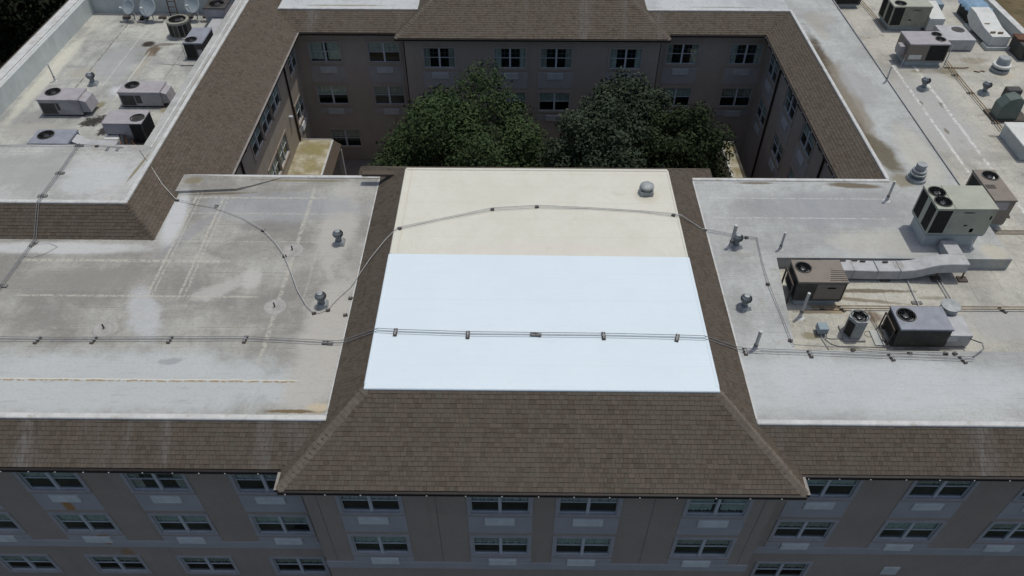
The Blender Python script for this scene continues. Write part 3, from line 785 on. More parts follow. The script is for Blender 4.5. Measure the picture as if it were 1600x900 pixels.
# hip caps: overlapping folded pieces running up each hip
def hip(P0, P1, nA, nB, w=0.17, n=20, single=True, mat='hip', owner=None):
    P0, P1 = Vector(P0), Vector(P1)
    d = (P1 - P0)
    Lh = d.length
    d.normalize()
    nA, nB = Vector(nA).normalized(), Vector(nB).normalized()
    up = (nA + nB).normalized()
    ea = nA.cross(d).normalized()
    if ea.dot(nB) > 0: ea = -ea
    eb = nB.cross(d).normalized()
    if eb.dot(nA) > 0: eb = -eb
    allm = MB()
    for i in range(n):
        a, b = P0 + d * (Lh * i / n), P0 + d * (min(Lh * (i + 1.25) / n, Lh))
        vs = []
        for p, h in ((a, .034), (b, .018)):
            ww = w * random.uniform(.95, 1.05)
            vs += [p + ea * ww + up * (h - .012), p + up * h * 1.25, p + eb * ww + up * (h - .012)]
        a2 = [v - up * .022 for v in vs[:3]]
        vs += a2
        fs = [(0, 1, 4, 3), (1, 2, 5, 4), (6, 7, 1, 0), (7, 8, 2, 1)]
        if single:
            part(MB().add(vs, fs), 'hip_shingle', mat, owner)
        else:
            allm.add(vs, fs)
    if not single:
        part(allm, 'hip_cap', mat, owner)


cs = math.cos(math.atan(TA))
sn = math.sin(math.atan(TA))
nS, nN, nE, nWt = (0, -sn, cs), (0, sn, cs), (sn, 0, cs), (-sn, 0, cs)
s0 = pend[0][0]
hip((ECL, YEC, ZE), (CL, CF, HC), nS, nWt, 0.19, 22, owner=s0)
hip((ECR, YEC, ZE), (CR, CF, HC), nS, nE, 0.19, 22, owner=s0)
hip((-14.32, LFY, 0), (LT_, LFY + RUN, HC), nS, nE, 0.13, 12, owner=pend[8][0], mat='shingle_side')
hip((ECL, BEC, ZE), (CL, BEC + 2 * RUN, HC), nS, nWt, 0.16, 22, single=False, owner=pend[14][0])
hip((ECR, BEC, ZE), (CR, BEC + 2 * RUN, HC), nS, nE, 0.16, 22, single=False, owner=pend[14][0])
# flat cap along the courtyard edge of the central block
part(MB().cbox(ECL + .6, CL, CB + .02, CB + .3, HC - .45, HC - .32, .02), 'ridge_cap', 'shingle_side')

# ---- walls with real window openings
WW, WH = 1.88, 1.27
SILLS = [-2.97, -5.88, -9.08]


def wall(axis, c, s0, s1, z0, z1, holes, outward, mat='stucco', depth=0.14, label=None):
    """axis 'y': plane y=c spanning x; axis 'x': plane x=c spanning y. outward: +1/-1 along the axis"""
    ss = sorted({s0, s1} | {q for h in holes for q in h[:2]})
    zz = sorted({z0, z1} | {q for h in holes for q in h[2:]})
    mb = MB()
    P = (lambda s, d, z: (s, c - outward * d, z)) if axis == 'y' else (lambda s, d, z: (c - outward * d, s, z))
    for i in range(len(ss) - 1):
        for j in range(len(zz) - 1):
            sm, zm = (ss[i] + ss[i + 1]) / 2, (zz[j] + zz[j + 1]) / 2
            if any(h[0] < sm < h[1] and h[2] < zm < h[3] for h in holes):
                continue
            mb.add([P(ss[i], 0, zz[j]), P(ss[i + 1], 0, zz[j]), P(ss[i + 1], 0, zz[j + 1]), P(ss[i], 0, zz[j + 1])], [(0, 1, 2, 3)])
    for a, b, l, h in holes:
        q = [(a, l), (b, l), (b, h), (a, h)]
        for i in range(4):
            (sa, za), (sb, zb) = q[i], q[(i + 1) % 4]
            mb.add([P(sa, 0, za), P(sb, 0, zb), P(sb, depth, zb), P(sa, depth, za)], [(0, 1, 2, 3)])
    return part(mb, 'wall', mat, label=label)


# window prototypes, local: glass opening from (0,0,0) to (WW,0,WH), outside is -Y
def make_window(style, grid, trim='trim'):
    r = bpy.data.objects.new('window', None)
    r.empty_display_size = 0.2
    COL.objects.link(r)
    ORG[r.name] = Vector((0, 0, 0))
    t, o = 0.125, 0.0
    tr = MB()
    tr.box(-t, 0.004, -.035, .05, -t, WH + t).box(WW - .004, WW + t, -.035, .05, -t, WH + t)
    tr.box(.004, WW - .004, -.034, .05, WH - .004, WH + t - .002).box(.004, WW - .004, -.045, .05, -t + .002, .004)
    tr.build('window_trim', M[trim], r)
    fr_ = MB()
    f = .032
    fr_.box(0.004, f, .03, .09, 0.004, WH - .004).box(WW - f, WW - .004, .03, .09, 0.004, WH - .004)
    fr_.box(f, WW - f, .031, .09, WH - f, WH - .005).box(f, WW - f, .031, .09, .005, f)
    fr_.build('frame', M['sash'], r)
    MB().box(WW / 2 - .052, WW / 2 + .052, .005, .09, .006, WH - .006).build('mullion', M['sash'], r)
    mid = WH * 0.515
    for x0, x1 in ((f, WW / 2 - .052), (WW / 2 + .052, WW - f)):
        MB().box(x0, x1, .034, .085, mid - .016, mid + .016).build('meeting_rail', M['sash'], r)
        MB().box(x0, x1, .060, .066, f, mid - .018).build('pane', M['glass'], r)
        MB().box(x0, x1, .050, .056, mid + .018, WH - f).build('pane', M['glass'], r)
        if grid:
            gm = MB()
            for q in (1, 2):
                xx = x0 + (x1 - x0) * q / 3
                gm.box(xx - .008, xx + .008, .044, .050, mid + .018, WH - f)
            zz = (mid + WH - f) / 2
            gm.box(x0, x1, .043, .0495, zz - .008, zz + .008)
            gm.build('muntin', M['muntin'], r)
    # curtain hanging behind the glass
    ci, drop, ranges = style
    for (a, b) in ranges:
        cm = MB()
        n = int((b - a) / .035)
        z1, z0 = WH, WH - drop * WH
        vs, fs = [], []
        for i in range(n + 1):
            x = a + (b - a) * i / n
            y = .105 + .016 * math.sin(i * 1.7) + .010 * math.sin(i * .73 + a)
            vs += [(x, y, z0), (x, y, z1)]
        fs = [(2 * i, 2 * i + 2, 2 * i + 3, 2 * i + 1) for i in range(n)]
        cm.add(vs, fs).build('curtain', M['curtain%d' % ci], r)
    im = MB()
    a, b, l, h, d0, d1 = -.25, WW + .25, -.25, WH + .15, .142, 1.1
    im.add([(a, d1, l), (b, d1, l), (b, d1, h), (a, d1, h), (a, d0, l), (b, d0, l), (b, d0, h), (a, d0, h)],
           [(0, 1, 2, 3), (0, 1, 5, 4), (3, 2, 6, 7), (0, 3, 7, 4), (1, 2, 6, 5)])
    im.build('room_interior', M['interior'], r)
    return r


STY = [((0, .50, [(0, WW)]), False), ((1, .48, [(.0, WW)]), True), ((2, 1.0, [(0, .38), (WW - .4, WW)]), True), ((3, .52, [(0, WW)]), True),
       ((0, .9, [(0, .8), (1.1, WW)]), False), ((1, .97, [(0, .42), (WW - .36, WW)]), True), ((2, .45, [(0, WW)]), False)]
PROTO = [make_window(*s) for s in STY] + [make_window(*s, 'stucco') for s in STY]
_used = set()
win_holes = {}


def place_window(key, axis, c, s, zsill, outward, style):
    """s = smaller along-wall coordinate of the opening"""
    win_holes.setdefault(key, []).append((s, s + WW, zsill, zsill + WH))
    if key[0] in 'blr' or key == 'lw':
        style += len(STY)
    p = PROTO[style]
    if style in _used:
        w = copy_tree(p)
    else:
        w = p
        _used.add(style)
    w.parent = B
    base = ORG[B.name]
    if axis == 'y' and outward < 0:
        loc, rz = (s, c, zsill), 0
    elif axis == 'x' and outward > 0:
        loc, rz = (c, s, zsill), math.pi / 2
    else:
        loc, rz = (c, s + WW, zsill), -math.pi / 2
    w.location = Vector(loc) - base
    w.rotation_euler = (0, 0, rz)
    return w


_gr = {}


def ac_panel(axis, c, s, zsill, outward, grille=True, bottom=None, mat='stucco_light', seed=0, gmat='ac_grille'):
    """projecting light panel below a window with an air conditioner grille"""
    a, b = s - .13, s + WW + .13
    z1, z0 = zsill - .27, (bottom if bottom is not None else zsill - 1.35)
    rot = {('y', -1): 0, ('x', 1): math.pi / 2, ('x', -1): -math.pi / 2}[(axis, outward)]

    def put(mb, name, m):
        o = mb.build(name, M[m], None, origin=(0, 0, 0))
        o.parent = B
        loc = {0: (s, c, zsill), math.pi / 2: (c, s, zsill), -math.pi / 2: (c, s + WW, zsill)}[rot]
        o.location = Vector(loc) - ORG[B.name]
        o.rotation_euler = (0, 0, rot)
        return o
    put(MB().cbox(-.13, WW + .13, -.022, .05, z0 - zsill, -.27, .008), 'panel', mat)
    if grille:
        gx = .44 + random.uniform(-.05, .06)
        key = 'g'
        gm = MB()
        gm.cbox(gx, gx + 1.0, -.075, .02, -.72, -.30, .012)
        gob = put(gm, 'ac_grille', gmat)
        sl = MB()
        for q in range(7):
            z = -.69 + q * .055
            sl.box(gx + .03, gx + .97, -.082, -.074, z, z + .025)
        o = sl.build('louvre', M[gmat], gob, origin=(0, 0, 0))


def bay(key, axis, c, s, outward, rows, styles, belt=-6.97, court=False):
    kw = dict(mat='panel_court', gmat='grille_court') if court else {}
    for r, st in zip(rows, styles):
        place_window(key, axis, c, s, SILLS[r], outward, st)
        if r == 0:
            ac_panel(axis, c, s, SILLS[0], outward, bottom=-4.30, **kw)
        elif r == 1:
            ac_panel(axis, c, s, SILLS[1], outward, bottom=-6.50 if not court else -6.55, grille=True, **kw)


rs = random.Random(3)
# front wings
for x, st in ((-19.68, (1, 0, 0)), (-16.18, (0, 0, 6)), (-12.71, (2, 0, 6)), (-9.19, (3, 0, 6))):
    bay('fl', 'y', YW, x, -1, (0, 1, 2), st)
for x, st, rows in ((9.22, (0, 6, 6), (0, 1, 2)), (12.95, (6, 0), (0, 1)), (16.62, (0, 6), (0, 1)), (20.1, (0, 6), (0, 1))):
    bay('fr', 'y', YW, x, -1, rows, st)
for x, st in ((-5.61, (3, 0)), (-1.43, (1, 1)), (1.42, (3, 0)), (5.56, (4, 6))):
    bay('fc', 'y', YWC, x, -1, (0, 1), st)
# courtyard back walls (face the camera)
YBW, YBWC = BE + .45, BEC + .45
for x, st in ((-12.66, (4, 0)), (-9.08, (1, 6))):
    bay('bl', 'y', YBW, x, -1, (0, 1), st, court=True)
place_window('bl', 'y', YBW, -12.3, SILLS[2], -1, 6)
for x, st in ((-5.67, (2, 0)), (-1.45, (5, 0)), (1.31, (2, 1)), (5.45, (5, 0))):
    bay('bc', 'y', YBWC, x, -1, (0, 1), st, court=True)
for x, st in ((8.92, (2, 0)), (12.74, (5, 6))):
    bay('br', 'y', YBW, x, -1, (0, 1), st, court=True)
XLW, XRW = LE - .45, RE + .45
for y in (32.3, 34.25, 36.2 - .0):
    place_window('lw', 'x', XLW, y - .4, SILLS[0], 1, 0)
place_window('lw', 'x', XLW, 40.15, SILLS[0], 1, 6)
place_window('lw', 'x', XLW, 39.75, SILLS[1], 1, 0)
ac_panel('x', XLW, 39.75, SILLS[1], 1, bottom=-6.55)
place_window('lw', 'x', XLW, 33.2, SILLS[1], 1, 1)
place_window('lw', 'x', XLW, 35.15, SILLS[1], 1, 1)
for y in (32.2, 35.6, 39.6):
    bay('rw', 'x', XRW, y, -1, (0, 1), (rs.choice((0, 2, 6)), rs.choice((0, 6))), court=True)

ZT = ZE - .10
wall('y', YW, WX0 + .4, ECL + .46, GZ, ZT, win_holes['fl'], -1, label='front stucco wall of the left wing')
wall('y', YW, ECR - .46, WX1, GZ, ZT, win_holes['fr'], -1, label='front stucco wall of the right wing')
wall('y', YWC, ECL + .46, ECR - .46, GZ, ZT, win_holes['fc'], -1, label='front stucco wall of the central block')
wall('x', ECL + .46, YWC, YW, GZ, ZT, [], -1)
wall('x', ECR - .46, YWC, YW, GZ, ZT, [], 1)
wall('y', YBW, XLW, ECL + .46, GZ, ZT, win_holes['bl'], -1)
wall('y', YBW, ECR - .46, XRW, GZ, ZT, win_holes['br'], -1)
wall('y', YBWC, ECL + .46, ECR - .46, GZ, ZT, win_holes['bc'], -1)
wall('x', ECL + .46, YBWC, YBW, GZ, ZT, [], -1)
wall('x', ECR - .46, YBWC, YBW, GZ, ZT, [], 1)
wall('x', XLW, YEB - .45, YBW, GZ, ZT, win_holes['lw'], 1, mat='stucco_court', label='sunlit beige courtyard wall of the left wing')
wall('x', XRW, YEB - .45, YBW, GZ, ZT, win_holes['rw'], -1)
wall('y', YEB - .45, XLW, ECL + .46, GZ, ZT, [], 1)
wall('y', YEB - .45, ECR - .46, XRW, GZ, ZT, [], 1)
wall('y', YECB - .45, ECL + .46, ECR - .46, GZ, ZT, [], 1)
wall('x', ECL + .46, YEB - .45, YECB - .45, GZ, ZT, [], -1)
wall('x', ECR - .46, YEB - .45, YECB - .45, GZ, ZT, [], 1)
wall('x', WX0 + .4, YW, 62, GZ, ZT, [], -1)
wall('x', 28.62, YW, 62, GZ, -0.03, [], 1)
wall('y', 62, WX0 + .4, 28.62, GZ, HC, [], 1)

# belt courses
def belt(x0, x1, y, z0=-6.97, z1=-6.50):
    part(MB().cbox(x0, x1, y - .045, y + .05, z0, z1, .012), 'belt_course', 'stucco_light')
belt(WX0 + .4, ECL + .46, YW)
belt(ECR - .46, WX1, YW)
belt(ECL + .44, ECR - .44, YWC)
part(MB().cbox(14.0, 14.62, YW - .04, YW + .02, -8.62, -8.05, .01), 'wall_vent', 'ac_grille')

for x, yy in ((-2.55, YWC), (4.45, YWC), (-14.0 + 3.25, YW), (-6.35, YWC), (7.95, YWC)):
    part(MB().box(x - .008, x + .008, yy - .004, yy + .01, -6.5, ZT), 'control_joint', 'soffit')

# soffits, gutters, brackets, downspouts
def soffit(x0, x1, y0, y1):
    part(MB().box(x0, x1, y0, y1, ZE - .12, ZE - .085), 'soffit', 'soffit')
soffit(WX0, ECL + .02, YEW + .02, YW + .1)
soffit(ECR - .02, WX1, YEW + .02, YW + .1)
soffit(ECL + .02, ECR - .02, YEC + .02, YWC + .1)
soffit(ECL + .02, ECL + .5, YWC + .1, YEW + .02)
soffit(ECR - .5, ECR - .02, YWC + .1, YEW + .02)
soffit(XLW - .1, LE - .02, YEB, BE + .02)
soffit(RE + .02, XRW + .1, YEB, BE + .02)
soffit(XLW, ECL, BE + .02, YBW + .1)
soffit(ECR, XRW, BE + .02, YBW + .1)
soffit(ECL + .02, ECR - .02, BEC + .02, YBWC + .1)
soffit(XLW, ECL, YEB - .5, YEB - .02)
soffit(ECR, XRW, YEB - .5, YEB - .02)
soffit(ECL + .02, ECR - .02, YECB - .5, YECB - .02)


def gutter_x(x0, x1, y, outward=-1, brackets=0.0, label=None):
    d = outward
    ya, yb = (y - .11, y + .015) if d < 0 else (y - .015, y + .11)
    g_ = part(MB().cbox(x0, x1, ya, yb, ZE - .14, ZE - .02, .015), 'gutter', 'gutter')
    part(MB().box(x0, x1, ya + .004 if d < 0 else yb - .02, ya + .02 if d < 0 else yb - .004, ZE - .155, ZE - .14), 'gutter_lip', 'gutter_edge', g_)
    if brackets:
        x = x0 + .25
        while x < x1:
            part(MB().box(x - .016, x + .016, ya - .018, ya + .01, ZE - .12, ZE - .08), 'gutter_bracket', 'bracket', g_)
            x += brackets * random.uniform(.85, 1.15)


def gutter_y(y0, y1, x, outward, brackets=0, light=True):
    xa, xb = (x - .015, x + .11) if outward > 0 else (x - .11, x + .015)
    g_ = part(MB().cbox(xa, xb, y0, y1, ZE - .14, ZE - .02, .015), 'gutter', 'gutter')
    if light:
        part(MB().box(xa, xb, y0, y1, ZE - .019, ZE - .006), 'gutter_lip', 'gutter_edge', g_)
    if brackets:
        y = y0 + .3
        while y < y1:
            xo = xa - .01 if outward < 0 else xb - .01
            part(MB().box(xo, xo + .02, y - .02, y + .02, ZE - .10, ZE - .05), 'gutter_bracket', 'bracket', g_)
            y += brackets


gutter_x(WX0, ECL + .02, YEW, -1, 0.92)
gutter_x(ECR - .02, 24, YEW, -1, 0.98)
gutter_x(ECL, ECR, YEC, -1, 1.05)
gutter_x(LE, ECL, BE, -1)
gutter_x(ECR, RE, BE, -1)
gutter_x(ECL, ECR, BEC, -1)
gutter_y(YEB, BE, LE, 1)
gutter_y(YEB, BE, RE, -1, 0.9, False)
gutter_y(YEC - .02, YEW - .1, ECL, -1)
gutter_y(YEC - .02, YEW - .1, ECR, 1)
gutter_x(XL - 1.2, ECL + .9, YECB, 1)


def downspout(x, y, z1=ZE - .14, z0=GZ, dx=0, dy=0):
    mb = MB()
    mb.tube([(x + dx, y + dy, z1), (x + dx, y + dy, z1 - .1), (x, y, z1 - .45), (x, y, z0)], .055, 6)
    part(mb, 'downspout', 'gutter')
downspout(XLW + .07, 39.2, z0=-6.6, dx=.4)
downspout(XLW + .07, 30.0, dx=.4)
downspout(XRW - .07, 39.1, z0=GZ, dx=-.4)
downspout(XRW - .07, 30.5, dx=-.4)
downspout(ECL + .36, YBW - .08, dy=-.35)
downspout(ECR - .36, YBW - .08, dy=-.35)
downspout(ECR - .34, YW - .09, dy=-.35)
downspout(ECR - .30, YEB + .1, z0=-3)
downspout(ECL + .34, YW - .08, dy=-.3)
# wall lamp
part(MB().cbox(XLW, XLW + .22, 38.25, 38.45, -4.55, -4.35, .03), 'wall_lamp', 'sash')

# low entrance canopies in the courtyard
def canopy(x0, x1, xs, y0, y1, z, label):
    """x0 wall side, x1 roof edge, xs outer foot of the sloped fascia"""
    a, b = min(x0, x1), max(x0, x1)
    o = part(MB().box(a, b, y0, y1, z - .25, z), 'canopy_roof', 'mossroof', label=label)
    part(MB().cbox(min(x1, x1 + .12 * (1 if xs > x1 else -1)), max(x1, x1 + .12 * (1 if xs > x1 else -1)), y0, y1, z - .2, z + .05, .02), 'canopy_edge', 'lip', o)
    x2 = x1 + .12 * (1 if xs > x1 else -1)
    part(MB().add([(x2, y0, z - .01), (x2, y1, z - .01), (xs, y1, z - .32), (xs, y0, z - .32), (xs, y1, z - .55), (xs, y0, z - .55), (x2, y1, z - .55), (x2, y0, z - .55)],
                  [(0, 1, 2, 3), (3, 2, 4, 5), (1, 6, 4, 2), (0, 3, 5, 7), (6, 7, 5, 4)]), 'canopy_fascia', 'shingle_side', o)
    part(MB().box(a, b, y1, y1 + .06, z - .5, z + .05), 'canopy_edge', 'lip', o)
    for yy in (y0 + .4, y1 - .3):
        part(MB().box(xs - .12 - .1 * (1 if xs > x1 else -1), xs + .12 - .1 * (1 if xs > x1 else -1), yy - .12, yy + .12, GZ, z - .5), 'canopy_post', 'stucco_light', o)
canopy(XLW, -11.5, -10.95, 33.2, 39.35, -6.67, 'mossy flat canopy roof in the courtyard by the beige wall')
canopy(13.30, 12.55, 12.05, 33.2, 39.35, -6.67, 'narrow pale stained canopy roof in the right courtyard corner')

# ================================================================== THINGS ON THE ROOF
ZLW, ZRW = -0.15, -0.53


def rect_fill(mb, x0, x1, y0, y1, z):
    if x1 - x0 > 1e-3 and y1 - y0 > 1e-3:
        mb.add([(x0, y0, z), (x1, y0, z), (x1, y1, z), (x0, y1, z)], [(0, 1, 2, 3)])


def fan_assembly(root, cx, cy, z, r, blades=4, depth=.22, glint=True):
    fan = MB().lathe([(r, 0.004), (r, -depth)], 32, (cx, cy, z), cap=False).build('fan', M['hole'], root)
    MB().lathe([(r, 0), (0.001, 0)], 24, (cx, cy, z - depth), cap=False).build('fan_well', M['hole'], fan)
    MB().lathe([(r + .035, -.004), (r + .035, .022), (r - .006, .022), (r - .006, -.004)], 32, (cx, cy, z), cap=False).build('fan_rim', M['unitside'], fan)
    bl = MB()
    ph = random.random() * 6
    for i in range(blades):
        t = ph + 2 * math.pi * i / blades
        pts = []
        for rr, w, tw in ((.12 * r, .30, .05), (.5 * r, .42, .045), (.93 * r, .52, .03)):
            for sg in (-1, 1):
                a = t + sg * w / 2
                pts.append((cx + rr * math.cos(a), cy + rr * math.sin(a), z - .12 + sg * tw))
        bl.add(pts, [(0, 1, 3, 2), (2, 3, 5, 4)])
    bl.build('fan_blade', M['blade'], fan)
    MB().lathe([(.11 * r / .33, -.14), (.11 * r / .33, -.05), (.05, -.04)], 12, (cx, cy, z)).build('fan_hub', M['blade'], fan)
    gd = MB()
    for q in (.3, .55, .78):
        rr = r * q
        n = 24
        gd.tube([(cx + rr * math.cos(2 * math.pi * i / n), cy + rr * math.sin(2 * math.pi * i / n), z + .018) for i in range(n + 1)], .005, 4, False)
    for i in range(4):
        t = math.pi * i / 4
        gd.tube([(cx - r * math.cos(t), cy - r * math.sin(t), z + .018), (cx + r * math.cos(t), cy + r * math.sin(t), z + .018)], .005, 4, False)
    gd.build('fan_guard', M['wire'], fan)


def louver(root, face, b, a0, a1, z0, z1, n=9, mat='coil', name='coil_panel', vertical=True):
    """dark finned coil panel set on a cabinet face. b=(x0,x1,y0,y1)"""
    x0, x1, y0, y1 = b
    def P(s, d, z):
        if face == 'S': return (s, y0 - d, z)
        if face == 'N': return (s, y1 + d, z)
        if face == 'W': return (x0 - d, s, z)
        return (x1 + d, s, z)
    def bx(mb, s0, s1, d0, d1, za, zb):
        p, q = P(s0, d0, za), P(s1, d1, zb)
        mb.box(min(p[0], q[0]), max(p[0], q[0]), min(p[1], q[1]), max(p[1], q[1]), za, zb)
    mb = MB()
    bx(mb, a0, a1, -.02, .006, z0, z1)
    if vertical:
        for i in range(n):
            s = a0 + (a1 - a0) * (i + .5) / n
            bx(mb, s - .008, s + .008, .006, .014, z0 + .02, z1 - .02)
    else:
        for i in range(n):
            z = z0 + (z1 - z0) * (i + .5) / n
            bx(mb, a0 + .02, a1 - .02, .006, .014, z - .010, z + .010)
    return mb.build(name, M[mat], root)


def hvac(name, label, b, z0, z1, top, side, fans, panels=(), curb=0.0, rails=True, cat='air conditioner', group='rooftop air conditioning units', ribs=(), lid=.03):
    x0, x1, y0, y1 = b
    r = thing(name, label, cat, ((x0 + x1) / 2, (y0 + y1) / 2, z0), group)
    zb = z0 + (curb if curb else .10)
    if curb:
        MB().cbox(x0 + .12, x1 - .12, y0 + .10, y1 - .10, z0 - .02, zb, .015).build('curb', M['curb_face'], r)
        MB().cbox(x0 + .02, x1 - .02, y0 + .015, y1 - .02, zb, zb + .09, .01).build('base_rail', M['bluegrey'], r)
        zb += .09
    elif rails:
        for yy in (y0 + .12, y1 - .12):
            MB().box(x0 - .05, x1 + .05, yy - .07, yy + .07, z0, zb).build('base_rail', M['block'], r)
    # cabinet sides (open top)
    zt = z1 - .04
    mb = MB()
    mb.add([(x0, y0, zb), (x1, y0, zb), (x1, y1, zb), (x0, y1, zb), (x0, y0, zt), (x1, y0, zt), (x1, y1, zt), (x0, y1, zt)],
           [(0, 1, 5, 4), (1, 2, 6, 5), (2, 3, 7, 6), (3, 0, 4, 7), (0, 3, 2, 1)])
    mb.build('cabinet', M[side], r)
    X0, X1, Y0, Y1 = x0 - lid, x1 + lid, y0 - lid, y1 + lid
    mb = MB()
    mb.add([(X0, Y0, zt - .02), (X1, Y0, zt - .02), (X1, Y1, zt - .02), (X0, Y1, zt - .02), (X0 + .012, Y0 + .012, z1), (X1 - .012, Y0 + .012, z1), (X1 - .012, Y1 - .012, z1), (X0 + .012, Y1 - .012, z1)],
           [(0, 1, 5, 4), (1, 2, 6, 5), (2, 3, 7, 6), (3, 0, 4, 7)])
    mb.add([(X0, Y0, zt - .02), (X1, Y0, zt - .02), (X1, Y1, zt - .02), (X0, Y1, zt - .02), (x0, y0, zt - .02), (x1, y0, zt - .02), (x1, y1, zt - .02), (x0, y1, zt - .02)],
           [(0, 4, 5, 1), (1, 5, 6, 2), (2, 6, 7, 3), (3, 7, 4, 0)])
    tx0, tx1, ty0, ty1 = X0 + .012, X1 - .012, Y0 + .012, Y1 - .012
    # split the top into cells, one per fan
    fans = [(x0 + (x1 - x0) * fx, y0 + (y1 - y0) * fy, fr) for fx, fy, fr in fans]
    if not fans:
        rect_fill(mb, tx0, tx1, ty0, ty1, z1)
    else:
        xa = max(tx0, min(f[0] - f[2] for f in fans) - .07)
        xb = min(tx1, max(f[0] + f[2] for f in fans) + .07)
        rect_fill(mb, tx0, xa, ty0, ty1, z1)
        rect_fill(mb, xb, tx1, ty0, ty1, z1)
        fs = sorted(fans, key=lambda f: f[1])
        cuts = [ty0] + [(fs[i][1] + fs[i + 1][1]) / 2 for i in range(len(fs) - 1)] + [ty1]
        for i, f in enumerate(fs):
            mb.plate_hole(xa, xb, cuts[i], cuts[i + 1], z1, *f)
    mb.build('top_panel', M[top], r)
    for f in fans:
        fan_assembly(r, f[0], f[1], z1, f[2])
    for p in ribs:      # standing seams on the top: list of x or y
        MB().box(X0 + .02 if p[0] == 'x' else p[1] - .012, X1 - .02 if p[0] == 'x' else p[1] + .012, p[1] - .012 if p[0] == 'x' else Y0 + .02, p[1] + .012 if p[0] == 'x' else Y1 - .02, z1, z1 + .012).build('top_seam', M[side], r)
    for p in panels:
        kind, face, a0, a1, za, zbb = p[:6]
        if face in 'SN':
            s0, s1 = x0 + (x1 - x0) * a0, x0 + (x1 - x0) * a1
        else:
            s0, s1 = y0 + (y1 - y0) * a0, y0 + (y1 - y0) * a1
        h0, h1 = zb + (zt - zb) * za, zb + (zt - zb) * zbb
        if kind == 'coil':
            louver(r, face, b, s0, s1, h0, h1)
        elif kind == 'slat':
            louver(r, face, b, s0, s1, h0, h1, 8, 'unitside', 'louvre_panel', True)
        else:
            louver(r, face, b, s0, s1, h0, h1, 0, kind, p[6] if len(p) > 6 else 'access_panel')
    return r


def hood(root, pts_xz, y0, y1, mat, name='rain_hood', swap=False):
    n = len(pts_xz)
    if swap:
        vs = [(y0, p, z) for p, z in pts_xz] + [(y1, p, z) for p, z in pts_xz]
    else:
        vs = [(p, y0, z) for p, z in pts_xz] + [(p, y1, z) for p, z in pts_xz]
    fs = [tuple(range(n)), tuple(range(2 * n - 1, n - 1, -1))] + [(i, i + n, (i + 1) % n + n, (i + 1) % n) for i in range(n)]
    return MB().add(vs, fs).build(name, M[mat], root)


# --- left sunken roof
hA = hvac('rooftop_unit', 'grey rooftop unit beside the left parapet, fan at its left end', (-22.86, -20.95, 31.42, 32.5), ZLW, 0.76, 'unitgrey', 'unitgrey', [(.25, .66, .33)],
     [('slat', 'S', .03, .40, .05, .80), ('coil', 'W', .08, .92, .1, .9), ('unitside', 'S', .42, .50, .3, .8), ('unitgrey', 'S', .54, .97, .1, .9)])
hood(hA, [(-20.94, .70), (-20.94, .05), (-20.52, .05), (-20.62, .60)], 31.5, 32.35, 'unitgrey')
hB = hvac('rooftop_unit', 'grey rooftop unit next to the left shingle slope, fan at its back left corner', (-19.36, -17.36, 32.26, 33.28), ZLW, 0.69, 'unitgrey', 'unitgrey', [(.24, .66, .32)],
     [('slat', 'S', .03, .36, .05, .80), ('coil', 'W', .08, .92, .1, .9), ('unitside', 'S', .38, .52, .2, .8), ('unitgrey', 'S', .56, .97, .1, .9)])
hood(hB, [(-17.35, .62), (-17.35, .05), (-16.98, .05), (-17.08, .54)], 32.36, 33.15, 'unitgrey')
# raised unit with its fan at the right
r = thing('rooftop_unit', 'grey rooftop unit with fan at its right end, rusty pipes under it', 'air conditioner', (-17.8, 29.6, ZLW), 'rooftop air conditioning units')
bC = (-18.72, -16.95, 29.05, 30.13)
mb = MB()
mb.box(bC[0], -17.52, bC[2], bC[3], .42, .955)
mb.build('cabinet', M['unitgrey'], r)
MB().box(-17.519, bC[1], bC[2], bC[3], -.05, .954).build('condenser_section', M['unitside'], r)
mb = MB()
rect_fill(mb, bC[0] - .02, -17.6, bC[2] - .02, bC[3] + .02, .99)
mb.plate_hole(-17.6, bC[1] + .02, bC[2] - .02, bC[3] + .02, .99, -17.27, 29.52, .29)
mb.add([(bC[0] - .02, bC[2] - .02, .955), (bC[1] + .02, bC[2] - .02, .955), (bC[1] + .02, bC[3] + .02, .955), (bC[0] - .02, bC[3] + .02, .955),
        (bC[0] - .02, bC[2] - .02, .99), (bC[1] + .02, bC[2] - .02, .99), (bC[1] + .02, bC[3] + .02, .99), (bC[0] - .02, bC[3] + .02, .99)],
       [(0, 1, 5, 4), (1, 2, 6, 5), (2, 3, 7, 6), (3, 0, 4, 7)])
mb.build('top_panel', M['unitgrey'], r)
fan_assembly(r, -17.27, 29.52, .99, .29)
louver(r, 'S', bC, -17.48, -17.0, 0.0, .9)
louver(r, 'E', bC, 29.1, 30.08, 0.0, .9)
MB().tube([(-18.1, 29.0, .42), (-18.12, 28.9, .15), (-18.0, 28.75, -.02), (-17.75, 28.6, -.05), (-17.6, 28.75, .1)], .04, 8).build('rusty_pipe', M['rust'], r)
MB().tube([(-17.85, 29.0, .42), (-17.8, 28.8, .0), (-17.72, 28.6, -.13)], .035, 8).build('rusty_pipe', M['rust'], r)
MB().tube([(-17.6, 29.0, .3), (-17.55, 28.85, .05), (-17.35, 28.75, .0)], .035, 8).build('rusty_pipe', M['rust'], r)
for x in (-18.6, -17.4):
    MB().box(x - .06, x + .06, 29.1, 30.1, -.15, -.05 if x > -18 else .42).build('leg', M['block'], r)
MB().box(-17.75, -16.9, 28.7, 30.2, -.149, -.06).build('base_rail', M['block'], r)
hvac('rooftop_unit', 'blue grey rooftop unit half hidden behind the raised left deck', (-21.6, -19.86, 27.82, 28.92), ZLW, 0.73, 'unitdark', 'unitdark', [(.30, .60, .33)], [('coil', 'W', .08, .92, .1, .9)])
